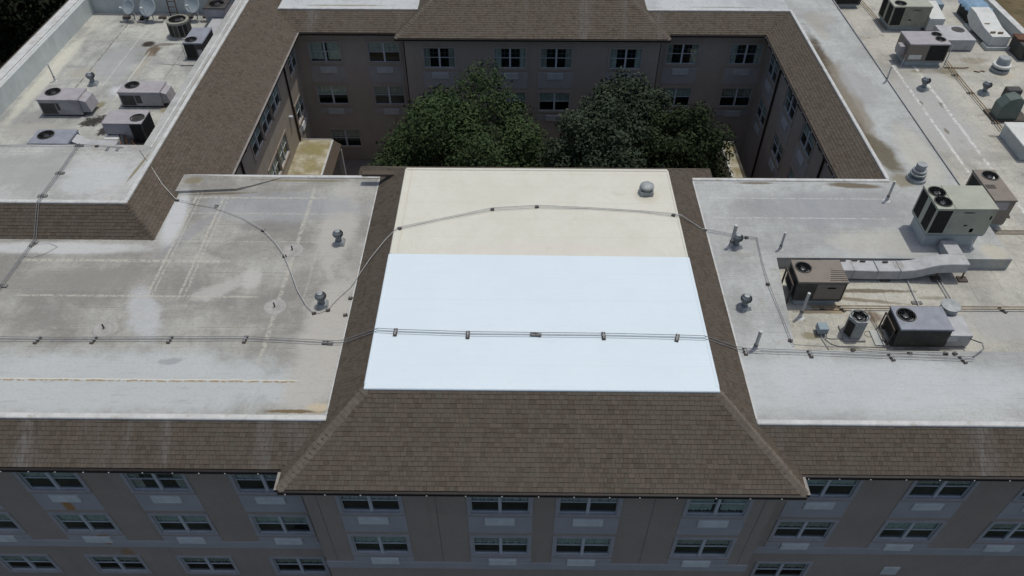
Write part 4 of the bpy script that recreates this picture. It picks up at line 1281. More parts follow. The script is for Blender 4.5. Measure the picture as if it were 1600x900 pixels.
# duct from it
dt = thing('air_duct', 'pale duct between the two nearest units on the left sunken roof', 'duct', (-19.0, 28.6, ZLW), 'rooftop ducts')
MB().add([(-19.84, 28.15, .12), (-19.84, 28.75, .12), (-19.84, 28.75, .62), (-19.84, 28.15, .62), (-19.3, 28.05, .10), (-19.3, 28.6, .10), (-19.3, 28.6, .42), (-19.3, 28.05, .42), (-18.0, 28.1, .08), (-18.0, 28.62, .08), (-18.0, 28.62, .38), (-18.0, 28.1, .38)],
         [(0, 4, 7, 3), (3, 7, 6, 2), (2, 6, 5, 1), (1, 5, 4, 0), (4, 8, 11, 7), (7, 11, 10, 6), (6, 10, 9, 5), (5, 9, 8, 4), (8, 9, 10, 11), (0, 3, 2, 1)]).build('duct_run', M['duct'], dt)
MB().box(-18.75, -18.1, 28.75, 29.2, -.15, .34).build('duct_elbow', M['ductwhite'], dt)
MB().box(-19.2, -18.95, 28.2, 28.5, -.15, .10).build('support', M['block'], dt)
# box unit by the curb
hF = hvac('rooftop_unit', 'bluish box unit with front fan beside the round condenser', (-17.66, -16.66, 36.97, 38.74), ZLW, 0.87, 'unitdark', 'unitside', [(.33, .21, .29)],
     [('coil', 'S', .05, .55, .1, .95), ('unitgrey', 'S', .66, .9, .25, .62), ('coil', 'W', .05, .6, .1, .9)])
MB().tube([(-17.72, 36.93, -.1), (-17.72, 36.93, .75)], .02, 6).build('conduit', M['pipe_light'], hF)
MB().box(-17.9, -16.7, 36.4, 36.95, -.15, -.08).build('pad', M['conc'], hF)
hvac('rooftop_unit', 'dark box unit in front of the pale back wall', (-17.75, -16.55, 40.9, 42.1), ZLW, 0.98, 'unitside', 'unitgrey', [(.5, .5, .42)], [('unitdark', 'S', .1, .9, .1, .5)])
dt = thing('air_duct', 'light grey duct box behind the bluish box unit', 'duct', (-17.0, 39.8, ZLW), 'rooftop ducts')
MB().cbox(-17.35, -16.6, 38.85, 40.8, .05, .42, .015).build('duct_run', M['duct'], dt)
MB().box(-17.3, -16.65, 39.0, 39.3, -.15, .05).build('support', M['conc'], dt)
MB().box(-17.3, -16.65, 40.3, 40.6, -.15, .05).build('support', M['conc'], dt)


def round_condenser(label, c, z0, z1, r, hexa=False, side='unitgrey', top='unitgrey'):
    t = thing('condenser', label, 'air conditioner', (c[0], c[1], z0), 'round condensers')
    n = 6 if hexa else 28
    MB().cbox(c[0] - r * 1.05, c[0] + r * 1.05, c[1] - r * 1.05, c[1] + r * 1.05, z0, z0 + .08, .01).build('pad', M['conc'], t)
    MB().lathe([(r, z0 + .08), (r, z1 - .1), (r * 1.02, z1 - .09), (r * 1.02, z1 - .01), (r * .95, z1), (r * .74, z1)], n, (c[0], c[1], 0), cap=False).build('cabinet', M[side], t, smooth=not hexa)
    fan_assembly(t, c[0], c[1], z1 - .01, r * .735)
    for k_ in range(n if hexa else 14):
        a = 2 * math.pi * (k_ + .5) / (n if hexa else 14)
        if hexa and k_ in (4,):
            continue
        w = r * (.42 if hexa else .19)
        rr = r * (math.cos(math.pi / 6) if hexa else 1.0) + .004
        ca, sa = math.cos(a), math.sin(a)
        q = []
        for s_, z in ((-w, z0 + .14), (w, z0 + .14), (w, z1 - .14), (-w, z1 - .14)):
            q.append((c[0] + rr * ca - s_ * sa, c[1] + rr * sa + s_ * ca, z))
        MB().add(q, [(0, 1, 2, 3)]).build('coil_panel', M['coil' if (hexa or k_ in (8, 9, 11, 12)) else 'unitside'], t)
    return t


round_condenser('round grey condenser standing near the satellite dishes', (-18.95, 39.95), ZLW, 0.78, 0.60, side='olive')
round_condenser('small hexagonal condenser with rusty fan between grey box and dark unit', (11.95, 18.05), ZRW, 0.42, 0.36, True, 'galv')


# --- satellite dishes
def sat_dish(label, x, y, az, rx, z=ZLW, hgt=.75):
    t = thing('satellite_dish', label, 'satellite dish', (x, y, z), 'satellite dishes')
    # reflector: shallow paraboloid tilted up, facing az
    el = math.radians(40)
    f = Vector((math.cos(az) * math.cos(el), math.sin(az) * math.cos(el), math.sin(el)))
    rgt = Vector((-math.sin(az), math.cos(az), 0))
    u = f.cross(rgt)
    c = Vector((x, y, z + hgt))
    vs, fs = [], []
    for side in (0, 1):
        for i in range(6):
            q = i / 5
            for k_ in range(24):
                a = 2 * math.pi * k_ / 24
                vs.append(c + rgt * (rx * q * math.cos(a)) + u * (rx * 1.08 * q * math.sin(a)) + f * (.13 * q * q - side * .015))
    for side in (0, 1):
        o_ = side * 144
        for i in range(5):
            for k_ in range(24):
                fs.append((o_ + i * 24 + k_, o_ + i * 24 + (k_ + 1) % 24, o_ + (i + 1) * 24 + (k_ + 1) % 24, o_ + (i + 1) * 24 + k_))
    for k_ in range(24):
        fs.append((120 + k_, 120 + (k_ + 1) % 24, 264 + (k_ + 1) % 24, 264 + k_))
    MB().add(vs, fs).build('reflector', M['dish'], t, smooth='all')
    foot = Vector((x, y, z)) - f * .15
    foot.z = z
    MB().tube([foot, foot + Vector((0, 0, hgt * .7)), c - f * .02], .03, 8).build('mast', M['pipe'], t)
    lo = c - u * rx * 1.0
    MB().tube([c - f * .05, lo + f * .1, c + f * .62 - u * .2], .018, 6).build('feed_arm', M['pipe'], t)
    p = c + f * .62 - u * .2
    MB().cbox(p.x - .07, p.x + .07, p.y - .05, p.y + .05, p.z - .05, p.z + .05, .015).build('receiver', M['ductwhite'], t)
    for sx in (-1, 1):
        MB().tube([foot + Vector((sx * .5, -.4, .05)), foot + Vector((0, 0, .45))], .018, 6).build('strut', M['pipe'], t)
        MB().tube([foot + Vector((sx * .55, -.45, .03)), foot + Vector((sx * .55, .35, .03))], .025, 6).build('frame_rail', M['pipe'], t)
        for yy in (-.35, .1):
            MB().cbox(foot.x + sx * .5 - .2, foot.x + sx * .5 + .2, foot.y + yy - .12, foot.y + yy + .12, z, z + .14, .01).build('ballast_block', M['conc' if yy < 0 else 'block'], t)
    return t


sat_dish('left of the two neighbouring satellite dishes on the left roof', -22.35, 41.75, -1.9, .42)
sat_dish('wider satellite dish second from the left parapet', -21.25, 41.75, -1.75, .52)
sat_dish('satellite dish between the rusty ladder and the dark box unit', -18.7, 41.85, -1.7, .46, hgt=.85)
ld = thing('ladder', 'rusty ladder leaning on the pale wall between the dishes', 'ladder', (-20.15, 42.45, ZLW))
for x in (-20.4, -19.95):
    MB().tube([(x, 42.35, ZLW), (x - .02, 42.68, 2.3)], .03, 6).build('rail', M['rust'], ld)
for i in range(8):
    z = ZLW + .2 + i * .3
    MB().tube([(-20.4, 42.35 + (z - ZLW) * .135, z), (-19.95, 42.35 + (z - ZLW) * .135, z)], .018, 6).build('rung', M['rust'], ld)


# --- turbine vents (prototype + copies)
def make_turbine():
    t = bpy.data.objects.new('turbine_vent', None)
    t.empty_display_size = .2
    COL.objects.link(t)
    ORG[t.name] = Vector((0, 0, 0))
    MB().add([(-.21, -.21, 0), (.21, -.21, 0), (.21, .21, 0), (-.21, .21, 0), (-.15, -.15, .16), (.15, -.15, .16), (.15, .15, .16), (-.15, .15, .16)],
             [(0, 1, 5, 4), (1, 2, 6, 5), (2, 3, 7, 6), (3, 0, 4, 7), (4, 5, 6, 7)]).build('base', M['galv'], t)
    MB().lathe([(.105, .15), (.105, .33), (.13, .335), (.13, .36)], 16).build('neck', M['turbine'], t, smooth=True)
    hd = MB()
    n = 16
    prof = [(.12, .36), (.17, .41), (.19, .48), (.17, .55), (.10, .61), (.03, .625)]
    for k_ in range(n):
        a = 2 * math.pi * k_ / n
        vs, fs = [], []
        for (rr, z) in prof:
            for da, dr in ((0, .02), (2 * math.pi / n * 1.15, -.018)):
                vs.append(((rr + dr) * math.cos(a + da), (rr + dr) * math.sin(a + da), z))
        fs = [(2 * i, 2 * i + 1, 2 * i + 3, 2 * i + 2) for i in range(len(prof) - 1)]
        hd.add(vs, fs)
    hd.build('turbine_head', M['turbine'], t)
    MB().lathe([(.10, .60), (.10, .635), (.02, .65)], 14).build('cap', M['galv'], t, smooth=True)
    return t


tv = make_turbine()
TV = [(-6.96, 22.15, 0, 1.0, 'turbine vent on the grey left roof, the farther of two by the shingle strip'), (-6.98, 18.75, 0, 1.0, 'turbine vent on the grey left roof, the nearer one where the cable turns'),
      (8.52, 22.1, 0, 1.0, 'turbine vent beside a tall white pipe on the right roof'), (8.15, 18.8, 0, 1.0, 'turbine vent alone beside the right shingle strip'),
      (-21.7, 34.45, ZLW, 1.05, 'turbine vent behind the grey unit on the left sunken roof'), (20.9, 35.1, ZRW, 1.1, 'turbine vent nearest the olive unit on the right rear roof'),
      (23.85, 34.7, ZRW, 1.1, 'turbine vent beside the rusty pipes near the right exhaust fan')]
for i, (x, y, z, s, lb) in enumerate(TV):
    o = tv if i == 0 else copy_tree(tv)
    o.location = (x, y, z)
    o.scale = (s, s, s)
    o.rotation_euler = (0, 0, random.random() * .5)
    tag(o, lb, 'roof vent', 'turbine roof vents')

t = thing('mushroom_vent', 'round mushroom vent cap on the cream half of the central roof', 'roof vent', (5.2, 24.4, HC))
MB().cbox(4.94, 5.46, 24.14, 24.64, HC, HC + .20, .015).build('base', M['galv'], t)
MB().lathe([(.17, .20), (.17, .26)], 20, (5.2, 24.4, HC)).build('neck', M['unitside'], t)
MB().lathe([(.27, .26), (.29, .30), (.28, .36), (.22, .41), (.10, .435), (.01, .44)], 24, (5.2, 24.4, HC)).build('cap', M['galv'], t, smooth=True)
t = thing('flue_vent', 'shiny ringed metal flue beside the courtyard corner on the right', 'roof vent', (17.2, 26.6, 0))
c0 = (17.2, 26.6, 0)
MB().lathe([(.42, 0), (.40, .14), (.30, .16)], 24, c0).build('base', M['galv'], t, smooth=True)
MB().lathe([(.22, .15), (.22, .30)], 20, c0).build('neck', M['turbine'], t, smooth=True)
MB().lathe([(.28, .28), (.34, .31), (.34, .38), (.24, .41)], 24, c0).build('lower_ring', M['galv'], t, smooth=True)
MB().lathe([(.27, .42), (.29, .45), (.29, .52), (.22, .55)], 24, c0).build('upper_ring', M['galv'], t, smooth=True)
MB().lathe([(.20, .54), (.22, .76), (.20, .80), (.01, .80)], 20, c0).build('cap', M['galv'], t, smooth=True)
t = thing('exhaust_vent', 'pale stepped exhaust vent on the right rear roof', 'roof vent', (25.75, 37.1, ZRW))
c0 = (25.75, 37.1, ZRW)
MB().lathe([(.46, 0), (.46, .16), (.36, .18)], 24, c0).build('base', M['galv'], t, smooth=True)
MB().lathe([(.30, .18), (.30, .30)], 20, c0).build('neck', M['unitside'], t, smooth=True)
MB().lathe([(.44, .28), (.46, .32), (.46, .40), (.36, .44)], 24, c0).build('ring', M['ductwhite'], t, smooth=True)
MB().lathe([(.34, .43), (.30, .74), (.26, .78), (.01, .79)], 24, c0).build('cap', M['galv'], t, smooth=True)


# --- vertical vent pipes
def vent_pipe(x, y, z, h, label, r=.045, mat='pipe_light'):
    t = thing('vent_pipe', label, 'pipe', (x, y, z), 'upright vent pipes')
    MB().tube([(x, y, z), (x, y, z + h)], r, 10).build('pipe', M[mat], t, smooth=True)
    MB().lathe([(r * 3.2, .002), (r * 3.0, .012), (r * 1.5, .05), (r * 1.35, .16), (r * 1.0, .17)], 14, (x, y, z)).build('flashing', M['lip'], t, smooth=True)
    MB().lathe([(r * 1.25, h * .22), (r * 1.25, h * .30)], 12, (x, y, z)).build('coupling', M['block_grey'], t)
    return t


vent_pipe(8.34, 22.12, 0, 1.08, 'tall pale pipe beside the turbine vent on the right roof', .07)
vent_pipe(10.22, 21.97, 0, .86, 'thin pipe just behind the right roof well')
vent_pipe(8.12, 16.84, 0, .92, 'pale pipe beside the gas lines at the front right', .06)
vent_pipe(10.32, 18.85, ZRW, 1.25, 'pale pipe in front of the brown unit in the well', .055)
vent_pipe(15.42, 25.08, 0, 1.0, 'pipe near the inner courtyard corner on the right deck', .05)
vent_pipe(18.73, 34.85, 0, .9, 'thin pipe at the edge of the right rear deck', .04)
vent_pipe(-23.8, 34.75, ZLW, .95, 'thin pipe beside the left parapet', .035)
for x, y, lb in ((-8.72, 21.72, 'short dark stub pipe in a round patch, the farthest on the left roof'), (-8.69, 18.66, 'short dark stub pipe in a round patch left of the nearer turbine vent'), (-14.4, 17.55, 'short stub pipe in a round patch behind the gas lines on the left')):
    t = thing('stub_pipe', lb, 'pipe', (x, y, 0), 'stub pipes in round patches')
    MB().lathe([(.40, .003), (.38, .016), (.33, .017), (.31, .008), (.10, .012)], 28, (x, y, 0)).build('patch_ring', M['conc'], t, smooth=True)
    MB().tube([(x, y, 0), (x, y, .22)], .028, 8).build('pipe', M['block'], t)

# --- right side units
hR1 = hvac('rooftop_unit', 'large tan rooftop unit with two top fans on the right deck', (15.70, 17.95, 22.18, 23.62), 0, 1.90, 'tan', 'tan', [(.155, .30, .30), (.155, .72, .30)],
     [('coil', 'S', .02, .27, .06, .95), ('coil', 'W', .06, .40, .06, .95), ('coil', 'W', .60, .94, .06, .95), ('unitside', 'S', .56, .62, .35, .40, 'handle'), ('olive', 'S', .46, .64, .86, .90, 'name_plate'), ('ductwhite', 'S', .70, .76, .10, .25, 'sticker'), ('ductwhite', 'S', .93, .96, .62, .76, 'sticker'), ('tan', 'S', .33, .985, .04, .97)], curb=.56, lid=.02)
for xx in (16.36,):
    MB().box(xx - .008, xx + .008, 22.17, 23.63, 1.90, 1.906).build('top_seam', M['unitside'], hR1)
MB().tube([(17.62, 22.05, .05), (17.55, 22.1, .42)], .03, 8).build('conduit', M['ductwhite'], hR1)
hR2 = hvac('rooftop_unit', 'brown rooftop unit behind the large tan unit', (18.95, 19.82, 23.85, 25.9), ZRW, 1.02, 'unitbrown', 'unitbrown', [(.6, .80, .30)],
     [('unitgrey', 'S', .10, .75, .62, .95), ('coil', 'W', .55, .95, .1, .9), ('unitside', 'E', .1, .5, .2, .9)], curb=.25)
for q in range(4):
    MB().box(18.95 + .02, 19.35, 24.62 + q * .07, 24.65 + q * .07, 1.02, 1.035).build('top_rib', M['unitside'], hR2)
hood(hR2, [(19.83, .35), (19.83, .02), (20.05, .02)], 23.95, 24.6, 'unitbrown')
hR3 = hvac('rooftop_unit', 'brown rooftop unit with ribbed top beside the long duct', (10.13, 11.89, 19.43, 20.57), ZRW, 0.72, 'unitbrown', 'unitside', [(.19, .66, .27)],
     [('slat', 'S', .08, .36, .05, .72), ('unitbrown', 'S', .40, .96, .10, .92), ('coil', 'S', .62, .80, .66, .74, 'handle'), ('coil', 'W', .1, .9, .1, .9), ('bluegrey', 'W', .15, .32, .35, .75)], curb=.20)
for q in range(6):
    MB().box(11.25 + .06 * q * .6, 11.9, 19.5 + q * .10, 19.52 + q * .10, .72, .734).build('top_rib', M['unitside'], hR3)
for yy in (19.55, 20.45):
    MB().box(9.98, 10.03, yy - .03, yy + .03, ZRW, .45).build('guard_post', M['block'], hR3)
MB().box(9.98, 10.03, 19.55, 20.45, .40, .46).build('guard_rail', M['block'], hR3)
hR4 = hvac('rooftop_unit', 'dark grey rooftop unit with one large fan at the front of the well', (13.18, 14.95, 17.44, 18.51), ZRW, 0.43, 'unitdark', 'unitside', [(.22, .62, .30)],
     [('coil', 'W', .08, .92, .1, .9), ('olive', 'W', .12, .25, .5, .75, 'label_plate'), ('unitside', 'S', .05, .45, .08, .9), ('unitside', 'S', .5, .95, .08, .9)])
MB().box(12.62, 12.95, 17.5, 18.2, ZRW, ZRW + .05).build('pad', M['curb_face'], hR4)
for yy in (17.55, 18.4):
    MB().box(13.02, 13.06, yy - .02, yy + .02, ZRW, .25).build('guard_post', M['block'], hR4)
MB().box(13.02, 13.06, 17.55, 18.4, .21, .25).build('guard_rail', M['block'], hR4)
t = thing('return_duct', 'grey duct box with a round collar attached beside the dark unit', 'duct', (15.5, 17.95, ZRW), 'rooftop ducts')
MB().cbox(15.0, 15.79, 17.46, 18.42, ZRW + .05, .08, .015).build('duct_box', M['duct'], t)
MB().box(14.96, 15.3, 17.452, 17.459, -.2, .02).build('label_plate', M['ductwhite'], t)
MB().lathe([(.30, .55), (.30, .78), (.33, .80), (.33, .84), (.20, .87), (.01, .88)], 24, (15.42, 18.72, ZRW), cap=False).build('collar', M['galv'], t, smooth=True)
MB().box(15.2, 15.7, 18.42, 18.9, ZRW, .02).build('elbow', M['galv'], t)
t = thing('junction_box', 'small blue grey electrical box at the left of the well', 'electrical box', (10.86, 18.1, ZRW))
MB().cbox(10.69, 11.03, 17.93, 18.28, ZRW + .10, -.16, .012).build('box', M['bluegrey'], t)
for x in (10.74, 10.98):
    MB().box(x - .02, x + .02, 18.0, 18.2, ZRW, ZRW + .10).build('leg', M['block'], t)
for pts in ([(10.9, 17.93, -.40), (10.95, 17.75, ZRW + .02), (11.1, 17.55, ZRW + .02), (11.3, 17.46, ZRW + .02), (13.1, 17.42, ZRW + .02)], [(10.98, 17.93, -.38), (11.0, 17.85, ZRW + .02), (11.15, 17.8, ZRW + .02), (11.6, 17.82, ZRW + .02)], [(10.8, 17.93, -.42), (10.83, 17.7, ZRW + .02), (10.92, 17.3, ZRW + .02)]):
    MB().tube(pts, .014, 6).build('cable', M['pipe'], t)
# long duct with gooseneck
t = thing('air_duct', 'long pale sheet metal duct with a gooseneck end beside the tan unit', 'duct', (14.0, 21.0, ZRW), 'rooftop ducts')
path = [(11.62, .02, .0), (12.6, .03, 0), (13.6, .0, 0), (14.6, .01, 0), (15.0, .05, 0), (15.3, .14, 0), (15.6, .26, 0), (15.9, .34, 0), (16.25, .37, 0), (16.95, .37, 0)]
vs, fs = [], []
for (x, zt, _) in path:
    b_ = zt - .42
    vs += [(x, 20.78, b_), (x, 20.78, zt - .02), (x, 20.80, zt), (x, 21.36, zt), (x, 21.38, b_)]
n = 5
for i in range(len(path) - 1):
    fs += [(i * n + j, (i + 1) * n + j, (i + 1) * n + (j + 1) % n, i * n + (j + 1) % n) for j in range(n)]
fs += [tuple(range(n)), tuple(range((len(path) - 1) * n + n - 1, (len(path) - 1) * n - 1, -1))]
MB().add(vs, fs).build('duct_run', M['duct'], t)
MB().box(16.38, 16.945, 21.375, 22.15, .0, .368).build('duct_end', M['duct'], t)
for x in (12.75, 13.65, 14.5):
    MB().box(x - .012, x + .012, 20.772, 21.365, -.43, .04).build('duct_strap', M['galv'], t)
MB().box(14.35, 14.75, 20.95, 21.3, .0105, .020).build('patch', M['conc'], t)
for x, y, a in ((12.45, 21.30, .2), (13.2, 21.28, .1), (12.9, 21.32, .5), (14.05, 21.25, .8)):
    MB().box(x - .10, x + .10, y - .03, y + .03, .03, .07).build('strap_clip', M['block'], t)
for x in (14.08, 16.05, 17.05):
    MB().tube([(x, 20.95, ZRW + .05), (x - .02, 20.97, -.35 if x < 15 else -.02)], .03, 6).build('leg', M['rust'], t)
    MB().cbox(x - .18, x + .18, 20.75, 21.05, ZRW, ZRW + .06, .01).build('foot', M['block'], t)

hvac('rooftop_unit', 'olive rooftop unit with stained front near the top edge, right rear', (21.30, 23.46, 41.74, 43.38), ZRW, 0.92, 'tan', 'olive', [(.22, .25, .30), (.22, .72, .30)],
     [('coil', 'S', .03, .30, .06, .95), ('coil', 'W', .06, .42, .06, .95), ('coil', 'W', .58, .94, .06, .95), ('olive', 'S', .34, .98, .05, .95), ('unitside', 'S', .48, .56, .30, .36, 'handle'), ('unitside', 'S', .55, .72, .82, .86, 'name_plate')], curb=.18)
hR7 = hvac('rooftop_unit', 'dark grey brown rooftop unit with two fans at its right end, right rear', (20.74, 22.84, 37.52, 39.0), ZRW, 0.76, 'unitgrey', 'unitbrown', [(.84, .38, .24), (.84, .76, .24)],
     [('coil', 'S', .50, .97, .05, .96), ('ductwhite', 'S', .06, .38, .12, .38, 'label_plate'), ('coil', 'E', .05, .95, .05, .95)], curb=.22)
MB().cbox(20.42, 20.73, 37.85, 38.35, -.05, .45, .01).build('control_box', M['unitgrey'], hR7)
MB().tube([(20.62, 37.5, ZRW), (20.66, 37.5, -.1), (20.72, 37.6, .1)], .02, 6).build('conduit', M['pipe_light'], hR7)
MB().tube([(22.9, 37.44, ZRW), (22.9, 37.44, .7)], .025, 6).build('conduit', M['pipe_light'], hR7)
t = thing('duct_box', 'low stained metal duct box behind the grey brown unit', 'duct', (24.4, 40.1, ZRW), 'rooftop ducts')
MB().cbox(23.62, 25.2, 39.28, 41.1, ZRW + .04, .13, .015).build('duct_run', M['duct'], t)
MB().lathe([(.36, .131), (.34, .139), (.01, .138)], 24, (24.7, 40.55, 0), cap=False).build('collar', M['unitside'], t)
MB().box(23.7, 25.1, 39.4, 41.0, ZRW, ZRW + .05).build('support', M['block'], t)
t = thing('duct_elbow', 'pale duct elbow attached to the olive unit at right rear', 'duct', (23.95, 42.4, ZRW), 'rooftop ducts')
MB().add([(23.48, 41.55, ZRW + .1), (24.35, 41.55, ZRW + .1), (24.35, 43.2, ZRW + .1), (23.48, 43.2, ZRW + .1), (23.48, 41.55, .28), (24.35, 41.55, .28), (24.30, 43.2, .62), (23.48, 43.2, .62)],
         [(0, 3, 2, 1), (4, 5, 6, 7), (0, 1, 5, 4), (1, 2, 6, 5), (2, 3, 7, 6), (3, 0, 4, 7)]).build('duct_run', M['ductwhite'], t)
MB().box(24.36, 24.95, 43.3, 43.9, ZRW, .35).build('side_box', M['bluegrey'], t)
t = thing('duct_unit', 'white angular duct unit by the right parapet below a blue tarp', 'duct', (26.6, 41.0, ZRW), 'rooftop ducts')
hood(t, [(39.5, .22), (39.5, ZRW + .22), (41.9, ZRW + .18), (42.6, .0), (42.6, .52), (41.9, .50), (40.6, .25)], 26.12, 27.15, 'ductwhite', 'duct_run', True)
MB().cbox(25.98, 27.3, 39.35, 40.0, ZRW, ZRW + .2, .01).build('curb', M['curb_face'], t)
MB().cbox(26.05, 27.2, 41.6, 42.4, ZRW, ZRW + .17, .01).build('curb', M['curb_face'], t)
for x, y in ((26.4, 40.9), (26.55, 41.15), (26.3, 39.9), (26.7, 39.85)):
    MB().box(x - .14, x + .14, y - .03, y + .03, .24, .34).build('strap_clip', M['pipe_rusty'], t)
t = thing('covered_unit', 'unit under a blue tarp at the right parapet', 'air conditioner', (26.9, 43.5, ZRW))
MB().cbox(26.35, 27.5, 42.75, 44.2, ZRW, .30, .02).build('cabinet', M['unitside'], t)
vs, fs = [], []
nx, ny = 12, 14
for i in range(nx + 1):
    for j in range(ny + 1):
        x, y = 26.22 + 1.42 * i / nx, 42.62 + 1.7 * j / ny
        z = .34 + .035 * math.sin(i * 1.3) * math.cos(j * .9) + (.05 if 2 < i < 10 else 0)
        if i in (0, nx) or j in (0, ny):
            z -= .22 + .05 * math.sin(i + j * 1.7)
        vs.append((x, y, z))
for i in range(nx):
    for j in range(ny):
        a = i * (ny + 1) + j
        fs.append((a, a + ny + 1, a + ny + 2, a + 1))
MB().add(vs, fs).build('tarp', M['tarp'], t, smooth='all')
louver(t, 'W', (26.35, 27.5, 42.75, 44.2), 42.9, 44.0, -.45, .12)
# exhaust blower: scroll housing with motor and intake
t = thing('exhaust_blower', 'grey scroll shaped exhaust blower at the right edge of the rear roof', 'exhaust fan', (23.9, 32.5, ZRW))
hood(t, [(23.28, ZRW + .12), (23.28, .25), (23.55, .62), (23.95, .74), (24.25, .60), (24.3, ZRW + .12)], 32.1, 32.75, 'blower', 'housing')
MB().lathe([(.36, 0), (.36, .5), (.30, .52)], 18, (0, 0, 0)).build('motor_drum', M['blower'], t)
o = [q for q in t.children if q.name.startswith('motor_drum')][0]
o.data.transform(Matrix.Translation(Vector((24.32, 32.45, .18)) - ORG[t.name]) @ Matrix.Rotation(math.pi / 2, 4, 'Y'))
o.data.transform(Matrix.Translation(ORG[t.name] - ORG[t.name]))
MB().cbox(23.7, 24.4, 32.76, 33.2, .2, .78, .04).build('outlet', M['unitside'], t)
MB().box(23.15, 24.9, 32.0, 33.1, ZRW, ZRW + .11).build('base_rail', M['block'], t)
t = thing('roof_hatch', 'pale curb box at the right frame edge in front of the blower', 'roof hatch', (23.9, 29.8, ZRW))
MB().cbox(22.95, 24.9, 28.8, 30.9, ZRW, .10, .02).build('curb', M['curb_face'], t)
MB().cbox(22.90, 24.95, 28.75, 30.95, .101, .17, .02).build('lid', M['ductwhite'], t)
t = thing('rusty_unit', 'dark rusty unit in the corner by the right parapet', 'air conditioner', (27.8, 38.9, ZRW))
MB().cbox(27.3, 28.2, 38.2, 39.6, ZRW + .08, .25, .02).build('cabinet', M['unitside'], t)
MB().cbox(27.25, 28.25, 38.9, 39.65, .251, .36, .02).build('lid', M['rust'], t)
louver(t, 'S', (27.3, 28.2, 38.2, 39.6), 27.4, 28.1, -.35, .15)
MB().box(27.35, 28.15, 38.3, 39.5, ZRW, ZRW + .09).build('base_rail', M['block'], t)
hT = hvac('rooftop_unit', 'dark low unit cut off by the top edge on the right', (19.15, 20.65, 44.7, 45.9), ZRW, 0.35, 'tan', 'unitside', [(.3, .5, .3)], [('coil', 'S', .05, .9, .1, .9)], curb=.15)


# --- pipe supports (prototypes + copies)
def make_support(kind):
    t = bpy.data.objects.new('pipe_support', None)
    t.empty_display_size = .1
    COL.objects.link(t)
    ORG[t.name] = Vector((0, 0, 0))
    if kind == 0:      # long block across two pipes
        MB().cbox(-.065, .065, -.20, .14, .0, .045, .010).build('block', M['block'], t)
        MB().box(-.02, .02, -.16, .10, .045, .075).build('strut_channel', M['galv'], t)
        MB().box(-.05, .05, -.06, .02, .046, .068).build('clamp', M['block_grey'], t)
    elif kind == 1:    # small block
        MB().cbox(-.075, .075, -.06, .06, 0, .06, .010).build('block', M['block'], t)
        MB().box(-.03, .03, -.03, .03, .06, .08).build('clamp', M['block_grey'], t)
    else:              # wide weathered block, lying along the line
        MB().cbox(-.19, .19, -.075, .075, 0, .05, .010).build('block', M['block_grey'], t)
        MB().box(-.03, .03, -.065, .065, .05, .075).build('clamp', M['block'], t)
    return t


SUPP = [make_support(i) for i in range(3)]
_su = set()


def support(x, y, z, label, kind=0, rz=0.0):
    if kind in _su:
        o = copy_tree(SUPP[kind])
    else:
        o = SUPP[kind]
        _su.add(kind)
    o.location = (x, y, z + .002)
    o.rotation_euler = (0, 0, rz)
    tag(o, label, 'pipe support', 'pipe support blocks on the roofs')


def line_thing(name, label, lines, r, mat, cat='pipe', group='roof pipes and cables'):
    pts0 = lines[0][0]
    mb = MB()
    for pts in lines:
        mb.tube(pts, r, 6)
    return tag(mb.build(name, M[mat], None, origin=pts0), label, cat, group)


def off(pts, dx, dy, dz=0):
    return [(x + dx, y + dy, z + dz) for x, y, z in pts]


# front gas lines, running across all three roofs
za = .085
gl_ = [(-27, 17.02, za), (-19.6, 17.02, za), (-16.4, 17.0, za), (-14.5, 17.02, za), (-11.9, 17.07, za), (-9.3, 17.11, za), (-7.6, 17.02, za), (-6.45, 16.95, za), (-6.0, 16.96, za)]
gc = [(-4.62, 16.76, HC + za), (-4.0, 16.72, HC + za), (-1.6, 16.64, HC + za), (.64, 16.63, HC + za), (2.88, 16.62, HC + za), (5.31, 16.57, HC + za), (6.2, 16.54, HC + za)]
gr = [(7.52, 16.82, za), (7.8, 16.75, za), (9.94, 16.67, za), (12.64, 16.55, za), (15.0, 16.46, za), (15.35, 16.46, za)]
for dy, nm in ((.055, 'rear of the two parallel gas pipes crossing all three front roofs'), (-.065, 'front of the two parallel gas pipes crossing all three front roofs')):
    line_thing('gas_pipe', nm, [off(gl_, 0, dy) + off(gc, 0, dy) + off(gr, 0, dy * (1.2 if dy > 0 else 1.0))], .012, 'pipe_mid')
for i, (x, y) in enumerate(((-16.46, 17.0), (-14.53, 17.02), (-11.92, 17.07), (-9.33, 17.11))):
    support(x, y, 0, '%s block from the left under the gas pipes on the grey left roof' % ORD[i], 0, -.25 + .05 * i)
support(-6.47, 16.94, 0, 'wide weathered block under the gas pipes beside the left shingle strip', 2, -.1)
for i, (x, y) in enumerate(((-4.02, 16.72), (-1.61, 16.63), (.64, 16.63), (2.88, 16.63), (5.31, 16.57))):
    support(x, y, HC + .008, '%s block from the left under the gas pipes on the white roof' % ORD[i], 0 if i != 2 else 2, (0, 0, -.15, 0, -.3)[i])
for i, (x, y) in enumerate(((7.77, 16.75), (9.94, 16.66), (12.64, 16.55), (15.0, 16.46))):
    support(x, y, 0, '%s block from the left under the gas pipes on the right front roof' % ORD[i], 0, .1 * i)

